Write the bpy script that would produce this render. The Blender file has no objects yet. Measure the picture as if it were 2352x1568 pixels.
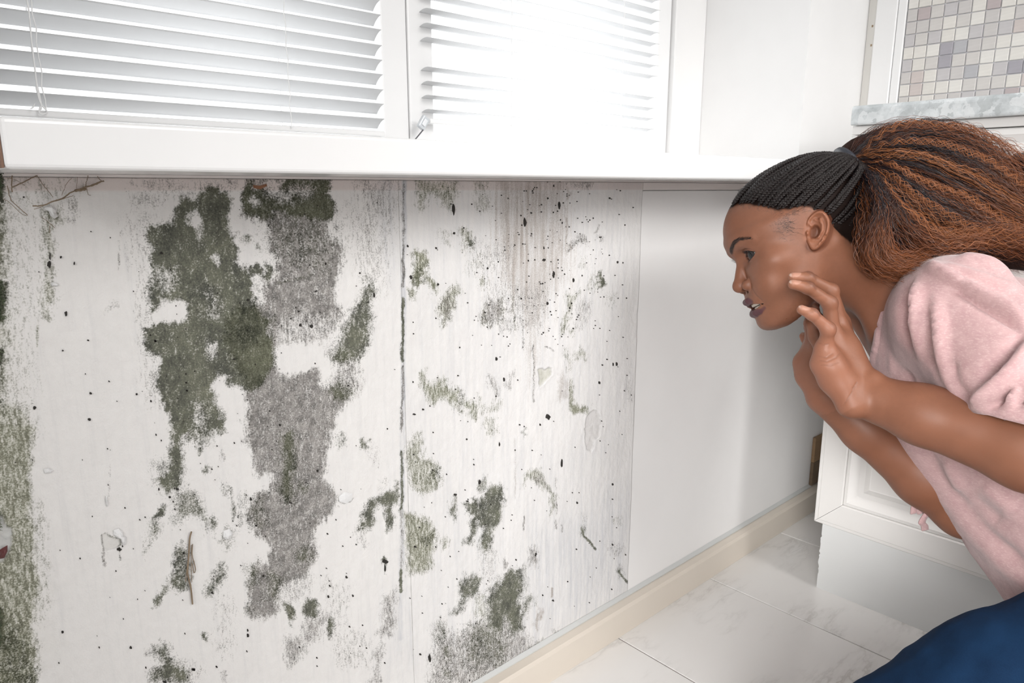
import bpy, bmesh, math, random
import numpy as np
from mathutils import Vector, Matrix

# ------------------------------------------------------------------ camera
sc = bpy.context.scene
COL = sc.collection
FPX = 1638.0                                   # focal length in pixels of the 2352 px frame
PITCH = math.atan(352 / FPX)
YAW = math.radians(47.6)
CAM = np.array([0.0, 0.0, 0.80])
VF = np.array([math.cos(YAW) * math.cos(PITCH), math.sin(YAW) * math.cos(PITCH), -math.sin(PITCH)])
VR = np.array([math.sin(YAW), -math.cos(YAW), 0.0])
VU = np.cross(VR, VF)
cam = bpy.data.objects.new('camera', bpy.data.cameras.new('camera'))
COL.objects.link(cam)
cam.data.sensor_width = 36.0
cam.data.lens = 36.0 * FPX / 2352
cam.data.clip_start = 0.02
m = Matrix((VR, VU, -VF)).transposed().to_4x4()
m.translation = CAM
cam.matrix_world = m
sc.camera = cam
sc.view_settings.view_transform = 'Standard'
sc.view_settings.look = 'None'
sc.view_settings.gamma = 1.0
sc.view_settings.use_curve_mapping = False
sc.view_settings.exposure = 0.0

# ------------------------------------------------------------------ light
w = bpy.data.worlds.new('overcast_sky'); sc.world = w; w.use_nodes = True
bg = w.node_tree.nodes['Background']
bg.inputs[0].default_value = (0.985, 0.995, 1.0, 1); bg.inputs[1].default_value = 2.0

def area_light(name, loc, target, sx, sy, power, col=(1, 1, 1), spread=180):
    d = bpy.data.lights.new(name, 'AREA'); d.shape = 'RECTANGLE'; d.size = sx; d.size_y = sy
    d.energy = power; d.color = col; d.spread = math.radians(spread)
    o = bpy.data.objects.new(name, d); COL.objects.link(o)
    o.location = loc
    o.rotation_euler = (Vector(target) - Vector(loc)).to_track_quat('-Z', 'Y').to_euler()
    return o
# bright daylight falling in through the right-hand sash
area_light('window_daylight', (1.10, 1.95, 1.42), (0.98, 0.45, 0.80), 1.0, 0.6, 3, (0.98, 0.99, 1.0), 60)
# added fill lamps left and behind the camera; the walls there have no openings
area_light('left_fill', (-0.88, -0.85, 1.25), (0.5, -0.85, 1.2), 2.6, 2.2, 7.5, (1.0, 0.99, 0.98))
area_light('rear_fill', (0.45, -2.55, 1.25), (0.45, 0.0, 1.2), 2.4, 2.2, 9.5, (1.0, 0.99, 0.98))
area_light('corner_fill', (0.95, -1.45, 1.80), (1.27, 0.70, 0.28), 1.3, 0.9, 7.8, (1.0, 0.985, 0.97), 68)  # added lamp, aimed to brighten the dark right-hand corner
area_light('side_fill', (-0.80, -0.55, 0.95), (1.36, 0.56, 0.15), 0.9, 0.8, 6.0, (1.0, 0.99, 0.98), 50)  # added low fill for the panel, cabinet and floor on the right

# ------------------------------------------------------------------ helpers
def ray(x, y):
    return VF + VR * (x - 1176) / FPX - VU * (y - 784) / FPX
def on(x, y, ax, v):
    """point of the plane (axis = v) that the photograph shows at pixel x, y"""
    d = ray(x, y); return CAM + d * ((v - CAM[ax]) / d[ax])
def at(x, y, D):
    return CAM + ray(x, y) * D

def mesh_obj(name, verts, faces, mat=None, parent=None, smooth=False):
    me = bpy.data.meshes.new(name)
    me.from_pydata([tuple(map(float, v)) for v in verts], [], [tuple(map(int, f)) for f in faces])
    me.update()
    if smooth: me.polygons.foreach_set('use_smooth', [True] * len(me.polygons))
    o = bpy.data.objects.new(name, me); COL.objects.link(o)
    if mat is not None: me.materials.append(mat)
    if parent is not None: o.parent = parent
    return o
def np_mesh(name, V, T, mat=None, parent=None, smooth=True):
    """fast mesh from arrays; T is (n,3) or (n,4)"""
    V = np.ascontiguousarray(V, np.float32); T = np.ascontiguousarray(T, np.int32)
    me = bpy.data.meshes.new(name)
    me.vertices.add(len(V)); me.vertices.foreach_set('co', V.ravel())
    k = T.shape[1]
    me.loops.add(T.size); me.loops.foreach_set('vertex_index', T.ravel())
    me.polygons.add(len(T)); me.polygons.foreach_set('loop_start', np.arange(0, T.size, k, dtype=np.int32))
    try: me.polygons.foreach_set('loop_total', np.full(len(T), k, np.int32))
    except Exception: pass
    me.polygons.foreach_set('use_smooth', np.full(len(T), smooth))
    me.update(calc_edges=True)
    o = bpy.data.objects.new(name, me); COL.objects.link(o)
    if mat is not None: me.materials.append(mat)
    if parent is not None: o.parent = parent
    return o
def vattr(o, name, arr):
    arr = np.asarray(arr, np.float32)
    if arr.ndim == 1:
        a = o.data.attributes.new(name, 'FLOAT', 'POINT'); a.data.foreach_set('value', arr)
    else:
        if arr.shape[1] == 3: arr = np.c_[arr, np.ones(len(arr), np.float32)]
        a = o.data.attributes.new(name, 'FLOAT_COLOR', 'POINT'); a.data.foreach_set('color', arr.ravel())
def bm_obj(name, bm, mat=None, parent=None, smooth=False):
    me = bpy.data.meshes.new(name); bm.to_mesh(me); bm.free()
    if smooth: me.polygons.foreach_set('use_smooth', [True] * len(me.polygons))
    o = bpy.data.objects.new(name, me); COL.objects.link(o)
    if mat is not None: me.materials.append(mat)
    if parent is not None: o.parent = parent
    return o
def box_bm(lo, hi, bevel=0.0, seg=2):
    bm = bmesh.new(); bmesh.ops.create_cube(bm, size=1)
    lo, hi = Vector(lo), Vector(hi)
    for v in bm.verts:
        v.co = Vector((lo[i] + (v.co[i] + .5) * (hi[i] - lo[i]) for i in range(3)))
    if bevel: bmesh.ops.bevel(bm, geom=bm.edges[:], offset=bevel, segments=seg, affect='EDGES', profile=.5)
    return bm
def box(name, lo, hi, mat, parent=None, bevel=0.0, seg=2):
    return bm_obj(name, box_bm(lo, hi, bevel, seg), mat, parent)
def empty(name, loc=(0, 0, 0)):
    o = bpy.data.objects.new(name, None); COL.objects.link(o); o.location = loc; o.empty_display_size = .05
    return o
def keep(o, parent):
    """parent without moving (parents here are unrotated empties)"""
    o.parent = parent
    o.location = Vector(o.location) - Vector(parent.location)
    return o
def tag(o, label=None, cat=None, group=None, kind=None):
    if label: o['label'] = label
    if cat: o['category'] = cat
    if group: o['group'] = group
    if kind: o['kind'] = kind
    return o
def prism(name, pts, ax, a, b, mat, parent=None):
    """extrude a 2D outline along axis ax from a to b"""
    n = len(pts); V = []
    for s in (a, b):
        for p in pts:
            q = list(p); q.insert(ax, s); V.append(q)
    F = [list(range(n))[::-1], list(range(n, 2 * n))]
    F += [[i, (i + 1) % n, n + (i + 1) % n, n + i] for i in range(n)]
    o = mesh_obj(name, V, F, mat, parent)
    bm = bmesh.new(); bm.from_mesh(o.data); bmesh.ops.recalc_face_normals(bm, faces=bm.faces[:]); bm.to_mesh(o.data); bm.free()
    return o
def tube_arrays(P, rad, sides=6):
    """P (n,3) centre line, rad scalar or (n,) -> V, quads"""
    P = np.asarray(P, float); n = len(P)
    rad = np.broadcast_to(np.asarray(rad, float), (n,))
    T = np.gradient(P, axis=0); T /= np.linalg.norm(T, axis=1)[:, None] + 1e-12
    ref = np.array([0.31, 0.17, 0.93])
    A = np.cross(T, ref); bad = np.linalg.norm(A, axis=1) < .2
    A[bad] = np.cross(T[bad], [1., 0, 0]); A /= np.linalg.norm(A, axis=1)[:, None]
    B = np.cross(T, A)
    th = np.arange(sides) * 2 * np.pi / sides
    V = (P[:, None] + rad[:, None, None] * (np.cos(th)[None, :, None] * A[:, None] + np.sin(th)[None, :, None] * B[:, None])).reshape(-1, 3)
    i = np.arange(n - 1)[:, None] * sides; j = np.arange(sides)[None]; jn = (j + 1) % sides
    Q = np.stack([i + j, i + jn, i + sides + jn, i + sides + j], -1).reshape(-1, 4)
    return V, Q
def tubes(name, paths, rads, mat, parent=None, sides=6):
    Vs, Qs, k = [], [], 0
    for P, r in zip(paths, rads):
        V, Q = tube_arrays(P, r, sides); Vs.append(V); Qs.append(Q + k); k += len(V)
    return np_mesh(name, np.concatenate(Vs), np.concatenate(Qs), mat, parent)
def cr(P, n=12):
    """Catmull-Rom through control points"""
    P = np.asarray(P, float); Q = np.vstack([2 * P[0] - P[1], P, 2 * P[-1] - P[-2]]); out = []
    for i in range(len(P) - 1):
        a, b, c, d = Q[i:i + 4]
        t = np.linspace(0, 1, n, endpoint=False)[:, None]
        out.append(.5 * (2 * b + (c - a) * t + (2 * a - 5 * b + 4 * c - d) * t * t + (3 * b - a - 3 * c + d) * t ** 3))
    out.append(P[-1:]); return np.concatenate(out)
_rs = np.random.RandomState(7)
_tab = _rs.rand(64, 64, 64).astype(np.float32)
def vnoise(P):
    """value noise, P (...,3) -> 0..1"""
    P = np.asarray(P, np.float32); I = np.floor(P).astype(np.int32); f = P - I; f = f * f * (3 - 2 * f); I &= 63; J = (I + 1) & 63
    def g(a, b, c): return _tab[a, b, c]
    x0, y0, z0 = I[..., 0], I[..., 1], I[..., 2]; x1, y1, z1 = J[..., 0], J[..., 1], J[..., 2]
    fx, fy, fz = f[..., 0], f[..., 1], f[..., 2]
    a = g(x0, y0, z0) * (1 - fx) + g(x1, y0, z0) * fx; b = g(x0, y1, z0) * (1 - fx) + g(x1, y1, z0) * fx
    c = g(x0, y0, z1) * (1 - fx) + g(x1, y0, z1) * fx; d = g(x0, y1, z1) * (1 - fx) + g(x1, y1, z1) * fx
    return (a * (1 - fy) + b * fy) * (1 - fz) + (c * (1 - fy) + d * fy) * fz
def fbm(P, oct=4):
    P = np.asarray(P, np.float32); s = 0; a = .5; t = 0
    for i in range(oct):
        s = s + a * vnoise(P + 17.3 * i); t += a; a *= .5; P = P * 2.03
    return s / t
def fbm2(x, y, z=0.0, oct=4):
    return fbm(np.stack([x, y, np.zeros_like(x) + z], -1), oct)

# ------------------------------------------------------------------ materials
class NT:
    """small node-tree helper"""
    def __init__(s, name):
        s.m = bpy.data.materials.new(name); s.m.use_nodes = True; s.t = s.m.node_tree
        s.b = s.t.nodes['Principled BSDF']; s.out = s.t.nodes['Material Output']
    def n(s, typ, **kw):
        x = s.t.nodes.new('ShaderNode' + typ)
        for k, v in kw.items():
            if k in x.inputs: s.put(x.inputs[k], v)
            else: setattr(x, k, v)
        return x
    def put(s, sock, v):
        if isinstance(v, bpy.types.NodeSocket): s.t.links.new(v, sock)
        elif isinstance(v, bpy.types.Node): s.t.links.new(v.outputs[0], sock)
        else: sock.default_value = v
    def math(s, op, a, b=0.0, clamp=False):
        x = s.t.nodes.new('ShaderNodeMath'); x.operation = op; x.use_clamp = clamp
        s.put(x.inputs[0], a); s.put(x.inputs[1], b); return x.outputs[0]
    def ramp(s, fac, *stops):
        x = s.t.nodes.new('ShaderNodeValToRGB'); e = x.color_ramp.elements
        while len(e) < len(stops): e.new(.5)
        for i, (p, c) in enumerate(stops):
            e[i].position = p; e[i].color = (*c, 1) if not np.isscalar(c) else (c, c, c, 1)
        s.put(x.inputs[0], fac); return x.outputs[0]
    def mix(s, f, a, b, blend='MIX'):
        x = s.t.nodes.new('ShaderNodeMix'); x.data_type = 'RGBA'; x.blend_type = blend
        s.put(x.inputs[0], f)
        for k, v in ((6, a), (7, b)):
            s.put(x.inputs[k], (*v, 1) if isinstance(v, tuple) and len(v) == 3 else v)
        return x.outputs[2]
    def pos(s, scale=(1, 1, 1), obj=False):
        mp = s.t.nodes.new('ShaderNodeMapping'); mp.inputs['Scale'].default_value = scale
        c = s.t.nodes.new('ShaderNodeTexCoord'); s.t.links.new(c.outputs['Object'], mp.inputs[0]); return mp.outputs[0]
    def noise(s, vec, scale, detail=3, rough=.55, out=0):
        x = s.t.nodes.new('ShaderNodeTexNoise'); x.inputs['Scale'].default_value = scale
        x.inputs['Detail'].default_value = detail; x.inputs['Roughness'].default_value = rough
        s.t.links.new(vec, x.inputs['Vector']); return x.outputs[out]
    def attr(s, name, out='Fac'):
        x = s.t.nodes.new('ShaderNodeAttribute'); x.attribute_name = name; return x.outputs[out]
    def bump(s, hgt, strength=.3, dist=.001):
        x = s.t.nodes.new('ShaderNodeBump'); x.inputs['Strength'].default_value = strength; x.inputs['Distance'].default_value = dist
        s.t.links.new(hgt, x.inputs['Height']); s.t.links.new(x.outputs[0], s.b.inputs['Normal']); return x
    def set(s, **kw):
        for k, v in kw.items():
            k = k.replace('_', ' ')
            if isinstance(v, tuple) and len(v) == 3: v = (*v, 1)
            s.put(s.b.inputs[k], v)
        return s

def plain(name, col, rough=.5, bump=0.0, bscale=60, var=.03, **kw):
    """painted or moulded surface with faint mottling"""
    t = NT(name); v = t.pos()
    n = t.noise(v, 9, 3)
    c = t.mix(n, tuple(x * (1 - var) for x in col), tuple(min(1, x * (1 + var)) for x in col))
    t.set(Base_Color=c, Roughness=rough, **kw)
    if bump: t.bump(t.noise(v, bscale, 3), bump, .001)
    return t.m
M = {}
M['white_paint'] = plain('white_paint', (.86, .855, .85), .55, .08, 90)
M['white_wall'] = plain('white_wall', (.88, .872, .865), .6, .10, 140)
M['gloss_white'] = plain('gloss_white', (.88, .88, .88), .22)
M['pvc'] = plain('white_pvc', (.90, .90, .90), .25)
M['cabinet'] = plain('cabinet_lacquer', (.80, .785, .765), .32)
M['kick'] = plain('toe_kick_white', (.76, .77, .765), .4)
M['gap'] = plain('dark_joint', (.05, .04, .035), .9)
M['beige'] = plain('beige_skirting', (.70, .635, .555), .42, .06, 70, .05)
M['pinkish'] = plain('pinkish_plaster', (.86, .80, .775), .7, .1, 120)
# ------------------------------------------------------------------ room shell
YW = 0.745           # face of the wall under the window
XR = 1.790           # right-hand wall
XJ = 1.505           # right jamb of the window recess
YJ = 1.072           # back of the recess
SB, ST, SY = 0.8125, 0.8470, 0.595      # window sill: bottom, top, front
CEIL = 2.5

wall_window = empty('wall_window', (0.8, YW, 0)); tag(wall_window, 'white wall below and beside the window, covered in dark mold on its left part', kind='structure')
P = lambda name, lo, hi, mat, **k: keep(box(name, lo, hi, mat, **k), wall_window)
P('masonry', (-0.9, YW + .006, 0), (XR + .1, YJ, SB - .002), M['white_wall'])
P('side_wall', (XJ, YW, SB + .0001), (XR + .1, YJ + .05, CEIL), M['white_paint'])
P('lintel', (-0.9, YW, 2.05), (XJ, YJ + .05, CEIL), M['white_paint'])
P('side_wall', (-0.9, YW, SB), (0.045, YJ + .05, 2.05), M['white_paint'])
P('clean_panel', (on(1467, 700, 1, YW)[0] - .02, YW + .0015, .045), (XR - .0005, YW + .0065, .7955), M['white_wall'], bevel=.0006)
P('top_rail', (0.965, YW - .0005, .797), (XR, YW + .0065, SB - .0035), M['pinkish'])
P('reveal_strip', (-0.4, YW - .002, SB - .0028), (XR, YW + .004, SB - .0002), M['pinkish'])

sill = box('window_1_sill', (0.081, SY, SB), (XJ - .001, YJ, ST), M['gloss_white'], bevel=.0035, seg=3)
sill.name = 'trim_1'; tag(sill, 'thick glossy white window sill running over the moldy wall', kind='structure')
edge = box('edge_band', (0.0795, SY + .002, SB + .001), (0.081, YJ, ST - .001), plain('brown_chipboard', (.22, .13, .09), .8), sill)

ceil = box('ceiling', (-0.9, -2.6, CEIL), (XR + .1, YJ + .05, CEIL + .05), M['white_paint']); tag(ceil, kind='structure', label='white painted ceiling above the kitchen')

wl = box('wall_left', (-1.0, -2.7, 0), (-0.9, YJ, CEIL), M['white_paint']); tag(wl, 'plain white wall on the left of the kitchen', kind='structure')
wbk = box('wall_back', (-0.9, -2.7, 0), (XR, -2.6, CEIL), M['white_paint']); tag(wbk, 'plain white wall behind the camera', kind='structure')
wall_right = empty('wall_right', (XR, 0, 0)); tag(wall_right, 'right kitchen wall with a mosaic tile backsplash above the worktop', kind='structure')
keep(box('plaster', (XR, -2.6, 0), (XR + .1, YW, CEIL), M['white_paint']), wall_right)
# corner strips between the window wall and the mosaic
tr2 = empty('trim_2', (XR, .7, .95)); tag(tr2, 'white upright corner strips beside the mosaic tiles', kind='structure')
y1 = on(2010, 100, 0, XR)[1]; y2 = on(2058, 100, 0, XR)[1]; y3 = on(2077, 110, 0, XR)[1]
keep(box('caulk', (XR - .004, y1, .93), (XR, YW - .0005, CEIL), plain('old_caulk', (.80, .78, .74), .6, .2, 200)), tr2)
keep(box('strip', (XR - .014, y2, .93), (XR, y1 - .0005, CEIL), M['pvc'], bevel=.002), tr2)
keep(box('strip', (XR - .010, y3, .93), (XR, y2 - .0005, CEIL), M['pvc'], bevel=.002), tr2)
for px, py in ((2004, 60), (2001, 104), (2003, 226)):
    q = on(px, py, 0, XR - .004)
    keep(bm_obj('stain_dot', box_bm(q - np.array([.0006, .0018, .0024]), q + np.array([.0003, .0018, .0024]), .0004), plain('brown_speck', (.35, .25, .16), .8)), tr2)

# mosaic tiles, one by one
rnd = random.Random(5)
tilecols = [(.74, .715, .67), (.77, .745, .70), (.79, .77, .73), (.66, .635, .61), (.62, .595, .58), (.58, .56, .565), (.63, .565, .54), (.51, .445, .445), (.40, .385, .42), (.48, .48, .50)]
tilemats = []
for i, c in enumerate(tilecols):
    t = NT('glazed_tile_%d' % i); v = t.pos((3, 1, 9)); n = t.noise(v, 22, 3, .6)
    t.set(Base_Color=t.mix(n, tuple(x * .88 for x in c), tuple(min(1, x * 1.1) for x in c)), Roughness=.28); t.bump(t.noise(v, 40, 2), .1, .001); tilemats.append(t.m)
back = keep(box('grout', (XR - .004, -.6, .935), (XR - .0002, y3 - .0008, 1.42), plain('grey_grout', (.70, .70, .725), .85, .2, 300)), wall_right)
TP = .0262
pat = ['0345103290', '3061240851', '5640731234', '1823610273', '2614350482', '6281546319', '4012370450', '7326146281', '2413065742', '0532817403', '1243602158', '4305216327', '3120645031', '2534102463']
tile_me = []
for mt in tilemats:
    b_ = box_bm((0, -TP / 2 + .0009, -TP / 2 + .0009), (.0045, TP / 2 - .0009, TP / 2 - .0009), .0011, 2)
    me = bpy.data.meshes.new('tile'); b_.to_mesh(me); b_.free(); me.materials.append(mt); tile_me.append(me)
zb = .948
for r in range(11):
    for c in range(12):
        yy = y3 - .001 - TP * (c + .32); zz = zb + TP * (r + .5)
        if c == 0: continue
        o = bpy.data.objects.new('tile', tile_me[int(pat[(r * 3 + c // 9 + c) % 14][(c + r) % 10])]); COL.objects.link(o)
        o.location = (XR - .0072 + rnd.uniform(-.0003, .0003), yy, zz); keep(o, wall_right)
cut = {}
for r in range(11):      # the cut column along the strip
    k = rnd.choice([0, 1, 3, 4, 5, 2]); 
    if k not in cut:
        b_ = box_bm((0, -TP * .395, -TP / 2 + .0009), (.0045, TP * .365, TP / 2 - .0009), .0011, 2)
        me = bpy.data.meshes.new('tile'); b_.to_mesh(me); b_.free(); me.materials.append(tilemats[k]); cut[k] = me
    o = bpy.data.objects.new('tile', cut[k]); COL.objects.link(o); o.location = (XR - .0072, y3 - .001 - TP * .41, zb + TP * (r + .5)); keep(o, wall_right)

# floor: slab with tiles laid in 30 cm strips
floor = box('floor', (-0.9, -2.6, -.05), (XR + .1, YJ, -.0025), plain('floor_joint', (.26, .19, .15), .9)); tag(floor, 'pale marble tiled kitchen floor with thin brown joints', kind='structure')
t = NT('marble_tile'); v = t.pos()
mp = t.n('Mapping'); mp.inputs['Rotation'].default_value = (0, 0, math.radians(-28)); mp.inputs['Scale'].default_value = (1.0, 3.4, 1)
oi = t.n('ObjectInfo'); sh = t.n('VectorMath', operation='ADD'); t.put(sh.inputs[0], v)
t.put(sh.inputs[1], oi.outputs['Location']); t.put(mp.inputs[0], sh.outputs[0])
nz = t.noise(mp.outputs[0], 3.1, 6, .62); vein = t.math('ABSOLUTE', t.math('SUBTRACT', nz, .5))
veinf = t.ramp(vein, (0.0, 1.0), (.018, .35), (.06, 0.0))
cloud = t.noise(v, 2.2, 4, .6); msk = t.ramp(cloud, (.43, 0.0), (.62, .8))
colr = t.mix(cloud, (.76, .742, .72), (.83, .815, .80))
t.set(Base_Color=t.mix(t.math('MULTIPLY', veinf, msk), colr, (.42, .40, .375)), Roughness=.16); M['marble'] = t.m
jx = [.021 + .3005 * k for k in range(-3, 7)]; jy = [.732 - .6 * k for k in range(0, 6)]
for i in range(len(jx) - 1):
    for j in range(len(jy) - 1):
        lo = (jx[i] + .0012, jy[j + 1] + .0012, -.0026); hi = (min(jx[i + 1], XR) - .0012, jy[j] - .0012, 0.0)
        if lo[0] > XR - .02: continue
        c = [(a + b) / 2 for a, b in zip(lo, hi)]; c[2] = 0
        o = bm_obj('tile', box_bm(np.array(lo) - c, np.array(hi) - c, .0007, 1), M['marble'], None); o.location = c; keep(o, floor)

# beige boxed skirting with a strip of grey caulk
bb = empty('baseboard_window', (0.8, .72, 0)); tag(bb, 'beige boxed skirting rail along the foot of the moldy wall', kind='structure')
keep(prism('rail', [(.722, .0002), (.722, .050), (.7265, .0545), (YW - .001, .0560), (YW - .001, .0002)], 0, -.9, XR - .0005, M['beige']), bb)
keep(prism('caulk', [(YW - .0045, .0562), (YW - .0045, .0585), (YW + .001, .0635), (YW + .001, .0562)], 0, -.9, 1.71, plain('grey_caulk', (.60, .61, .60), .5)), bb)

# ------------------------------------------------------------------ windows and blinds
YG = 1.045
glass = bpy.data.materials.new('window_glass'); glass.use_nodes = True
nt = glass.node_tree; nt.nodes.clear()
o_ = nt.nodes.new('ShaderNodeOutputMaterial'); mx = nt.nodes.new('ShaderNodeMixShader'); tr = nt.nodes.new('ShaderNodeBsdfTransparent'); gl = nt.nodes.new('ShaderNodeBsdfGlossy')
gl.inputs['Roughness'].default_value = .02; mx.inputs[0].default_value = .05; nt.links.new(tr.outputs[0], mx.inputs[1]); nt.links.new(gl.outputs[0], mx.inputs[2]); nt.links.new(mx.outputs[0], o_.inputs[0])
xm0 = on(905, 100, 1, 1.0)[0]; xm1 = on(966, 100, 1, 1.0)[0]; xr1 = on(1536, 200, 1, 1.0)[0]
def sash(name, x0, x1, label):
    e = empty(name, ((x0 + x1) / 2, YG, ST)); tag(e, label, kind='structure')
    z0, z1, fw = ST, 2.05, .048
    zin = ST + .022
    for nm, lo, hi in (('frame_post', (x0, 1.0, z0), (x0 + fw, YJ - .004, z1)), ('frame_post', (x1 - fw, 1.0, z0), (x1, YJ - .004, z1)),
                       ('frame_bottom', (x0 + fw, 1.0, z0), (x1 - fw, YJ - .004, zin)), ('frame_top', (x0 + fw, 1.0, z1 - .06), (x1 - fw, YJ - .004, z1))):
        keep(box(nm, lo, hi, M['pvc'], bevel=.003), e)
    keep(box('pane', (x0 + fw, YG + .004, zin), (x1 - fw, YG + .008, z1 - .06), glass), e)
    return e
w1 = sash('window_1', .0465, (xm0 + xm1) / 2 - .001, 'left white window sash behind the nearly closed blind')
w2 = sash('window_2', (xm0 + xm1) / 2 + .001, xr1, 'right white window sash behind the open blind')
w3 = box('trim_3', (xr1 + .003, .99, ST), (XJ - .0005, YJ - .004, 2.05), M['white_paint'], bevel=.002); tag(w3, 'white filler post between window frame and recess', kind='structure')

t = NT('blind_slat'); t.set(Base_Color=(.92, .925, .93), Roughness=.35)
tb = t.n('BsdfTranslucent'); tb.inputs[0].default_value = (.85, .86, .87, 1); mxs = t.n('MixShader'); mxs.inputs[0].default_value = .26
t.put(mxs.inputs[1], t.b.outputs[0]); t.put(mxs.inputs[2], tb.outputs[0]); t.put(t.out.inputs[0], mxs.outputs[0]); M['slat'] = t.m
def slat_mesh(L, wd, curve, tilt):
    n = 7; V = []; F = []
    for x in (-L / 2, L / 2):
        for k in range(n):
            s = (k / (n - 1) - .5) * wd; hgt = curve * (1 - (2 * k / (n - 1) - 1) ** 2)
            for up in (0, .0005):
                y, z = s, hgt + up
                V.append((x, y * math.cos(tilt) - z * math.sin(tilt), y * math.sin(tilt) + z * math.cos(tilt)))
    N = 2 * n
    for k in range(n - 1):
        a = 2 * k
        F += [(a, a + 2, N + a + 2, N + a), (a + 1, N + a + 1, N + a + 3, a + 3)]
        F += [(a, a + 1, a + 3, a + 2), (N + a, N + a + 2, N + a + 3, N + a + 1)]
    F += [(0, N, N + 1, 1), (N - 2, N - 1, 2 * N - 1, 2 * N - 2)]
    me = bpy.data.meshes.new('slat'); me.from_pydata(V, [], F); me.update(); me.materials.append(M['slat'])
    me.polygons.foreach_set('use_smooth', [True] * len(me.polygons)); return me
def blind(x0, x1, yb, zbot, pitch, tilt, skip, label, cords, ztop=1.62, wd=.025):
    e = empty('window_blind', ((x0 + x1) / 2, yb, zbot)); tag(e, label, 'blind', 'venetian blinds in the two window sashes')
    me = slat_mesh(x1 - x0, wd, .0022, tilt); z = zbot + .016; k = 0
    while z < ztop:
        if k not in skip:
            o = bpy.data.objects.new('slat', me); COL.objects.link(o); o.location = ((x0 + x1) / 2, yb, z + rnd.uniform(-.0006, .0006)); o.rotation_euler = (rnd.uniform(-.02, .02), rnd.uniform(-.0012, .0012), 0); keep(o, e)
        z += pitch; k += 1
    keep(box('bottom_rail', (x0, yb - .011, zbot - .004), (x1, yb + .011, zbot + .004), M['pvc'], bevel=.002), e)
    keep(box('head_rail', (x0, yb - .014, ztop), (x1, yb + .014, ztop + .028), M['pvc'], bevel=.002), e)
    for cx in cords:
        zz = np.linspace(zbot, ztop, 50)
        for s, yo in ((1, -.0135), (-1, .0135)):
            P_ = np.c_[cx + .0012 * np.sin(zz * 260) + s * .0004, np.full(50, yb + yo), zz]
            keep(tubes('ladder_cord', [P_], [.0007], M['pvc'], None, 5), e)
    return e
YB = .988
bl = blind(.088, on(872, 200, 1, YB)[0], YB, on(0, 258, 1, YB)[2], .0213, math.radians(-31), (), 'left white venetian blind with nearly closed slats and a hanging cord', [on(85, 150, 1, YB)[0], on(650, 150, 1, YB)[0]])
br = blind(on(976, 150, 1, YB)[0], on(1500, 200, 1, YB)[0], YB, on(975, 272, 1, YB)[2] - .004, .0217, math.radians(-6), (4,), 'right white venetian blind with open slats and one slat missing', [on(1163, 100, 1, YB)[0], on(1420, 100, 1, YB)[0]])
# pull cord of the left blind with its loop over the sill
c0 = [on(x, y, 1, YB - .018) for x, y in ((50, -60), (62, 0), (68, 40), (72, 90), (78, 140), (84, 190), (88, 220), (95, 240), (104, 250), (108, 258), (98, 262), (90, 258), (92, 245))]
keep(tubes('pull_cord', [cr(c0, 8)], [.0009], M['pvc'], None, 6), bl)
c1 = [on(x, y, 1, YB - .018) for x, y in ((84, 190), (90, 215), (94, 235), (95, 252))]
keep(tubes('pull_cord', [cr(c1, 8)], [.0008], M['pvc'], None, 6), bl)
c2 = [on(x, y, 1, YB - .018) for x, y in ((80, 238), (76, 246), (70, 250))]
keep(tubes('pull_cord', [cr(c2, 8)], [.0007], M['pvc'], None, 6), bl)
# bracket and end cap where the right blind's rail is clipped to the frame
q = on(972, 282, 1, YB - .012)
ck = empty('blind_clip', q); tag(ck, 'small grey plastic clip at the left end of the right blind', 'clip')
b_ = box_bm((-.007, -.004, -.011), (.007, .004, .011), .002); bmesh.ops.rotate(b_, verts=b_.verts, cent=(0, 0, 0), matrix=Matrix.Rotation(math.radians(35), 3, 'Y'))
bm_obj('body', b_, plain('clear_grey_plastic', (.62, .65, .68), .2), ck)
b_ = box_bm((-.0035, -.006, -.006), (.0035, -.004, .006), .001); bmesh.ops.rotate(b_, verts=b_.verts, cent=(0, 0, 0), matrix=Matrix.Rotation(math.radians(35), 3, 'Y'))
bm_obj('window', b_, plain('pale_plastic', (.8, .82, .84), .2), ck)
tubes('wire', [np.array([on(x, y, 1, YB - .016) - q for x, y in ((972, 298), (963, 309), (953, 321), (944, 331))])], [.0011], plain('dark_wire', (.12, .12, .13), .6), ck, 5)
# brown wooden blocks in the gap where the white panel stops
for i, (z0, z1, c) in enumerate(((.0605, .122, (.20, .14, .09)), (.1225, .188, (.36, .23, .13)))):
    t = NT('raw_wood_%d' % i); n = t.noise(t.pos((3, 3, 30)), 6, 4); t.set(Base_Color=t.mix(n, tuple(x * .7 for x in c), c), Roughness=.8)
    b_ = box('wood_block', (1.7045, YW - .0070, z0), (XR - .001, YW + .0010, z1), t.m, bevel=.0012)
    tag(b_, ['dark brown lower wood block beside the skirting in the corner', 'tan upper wood block in the corner behind the cabinet'][i], 'wood block')
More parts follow.
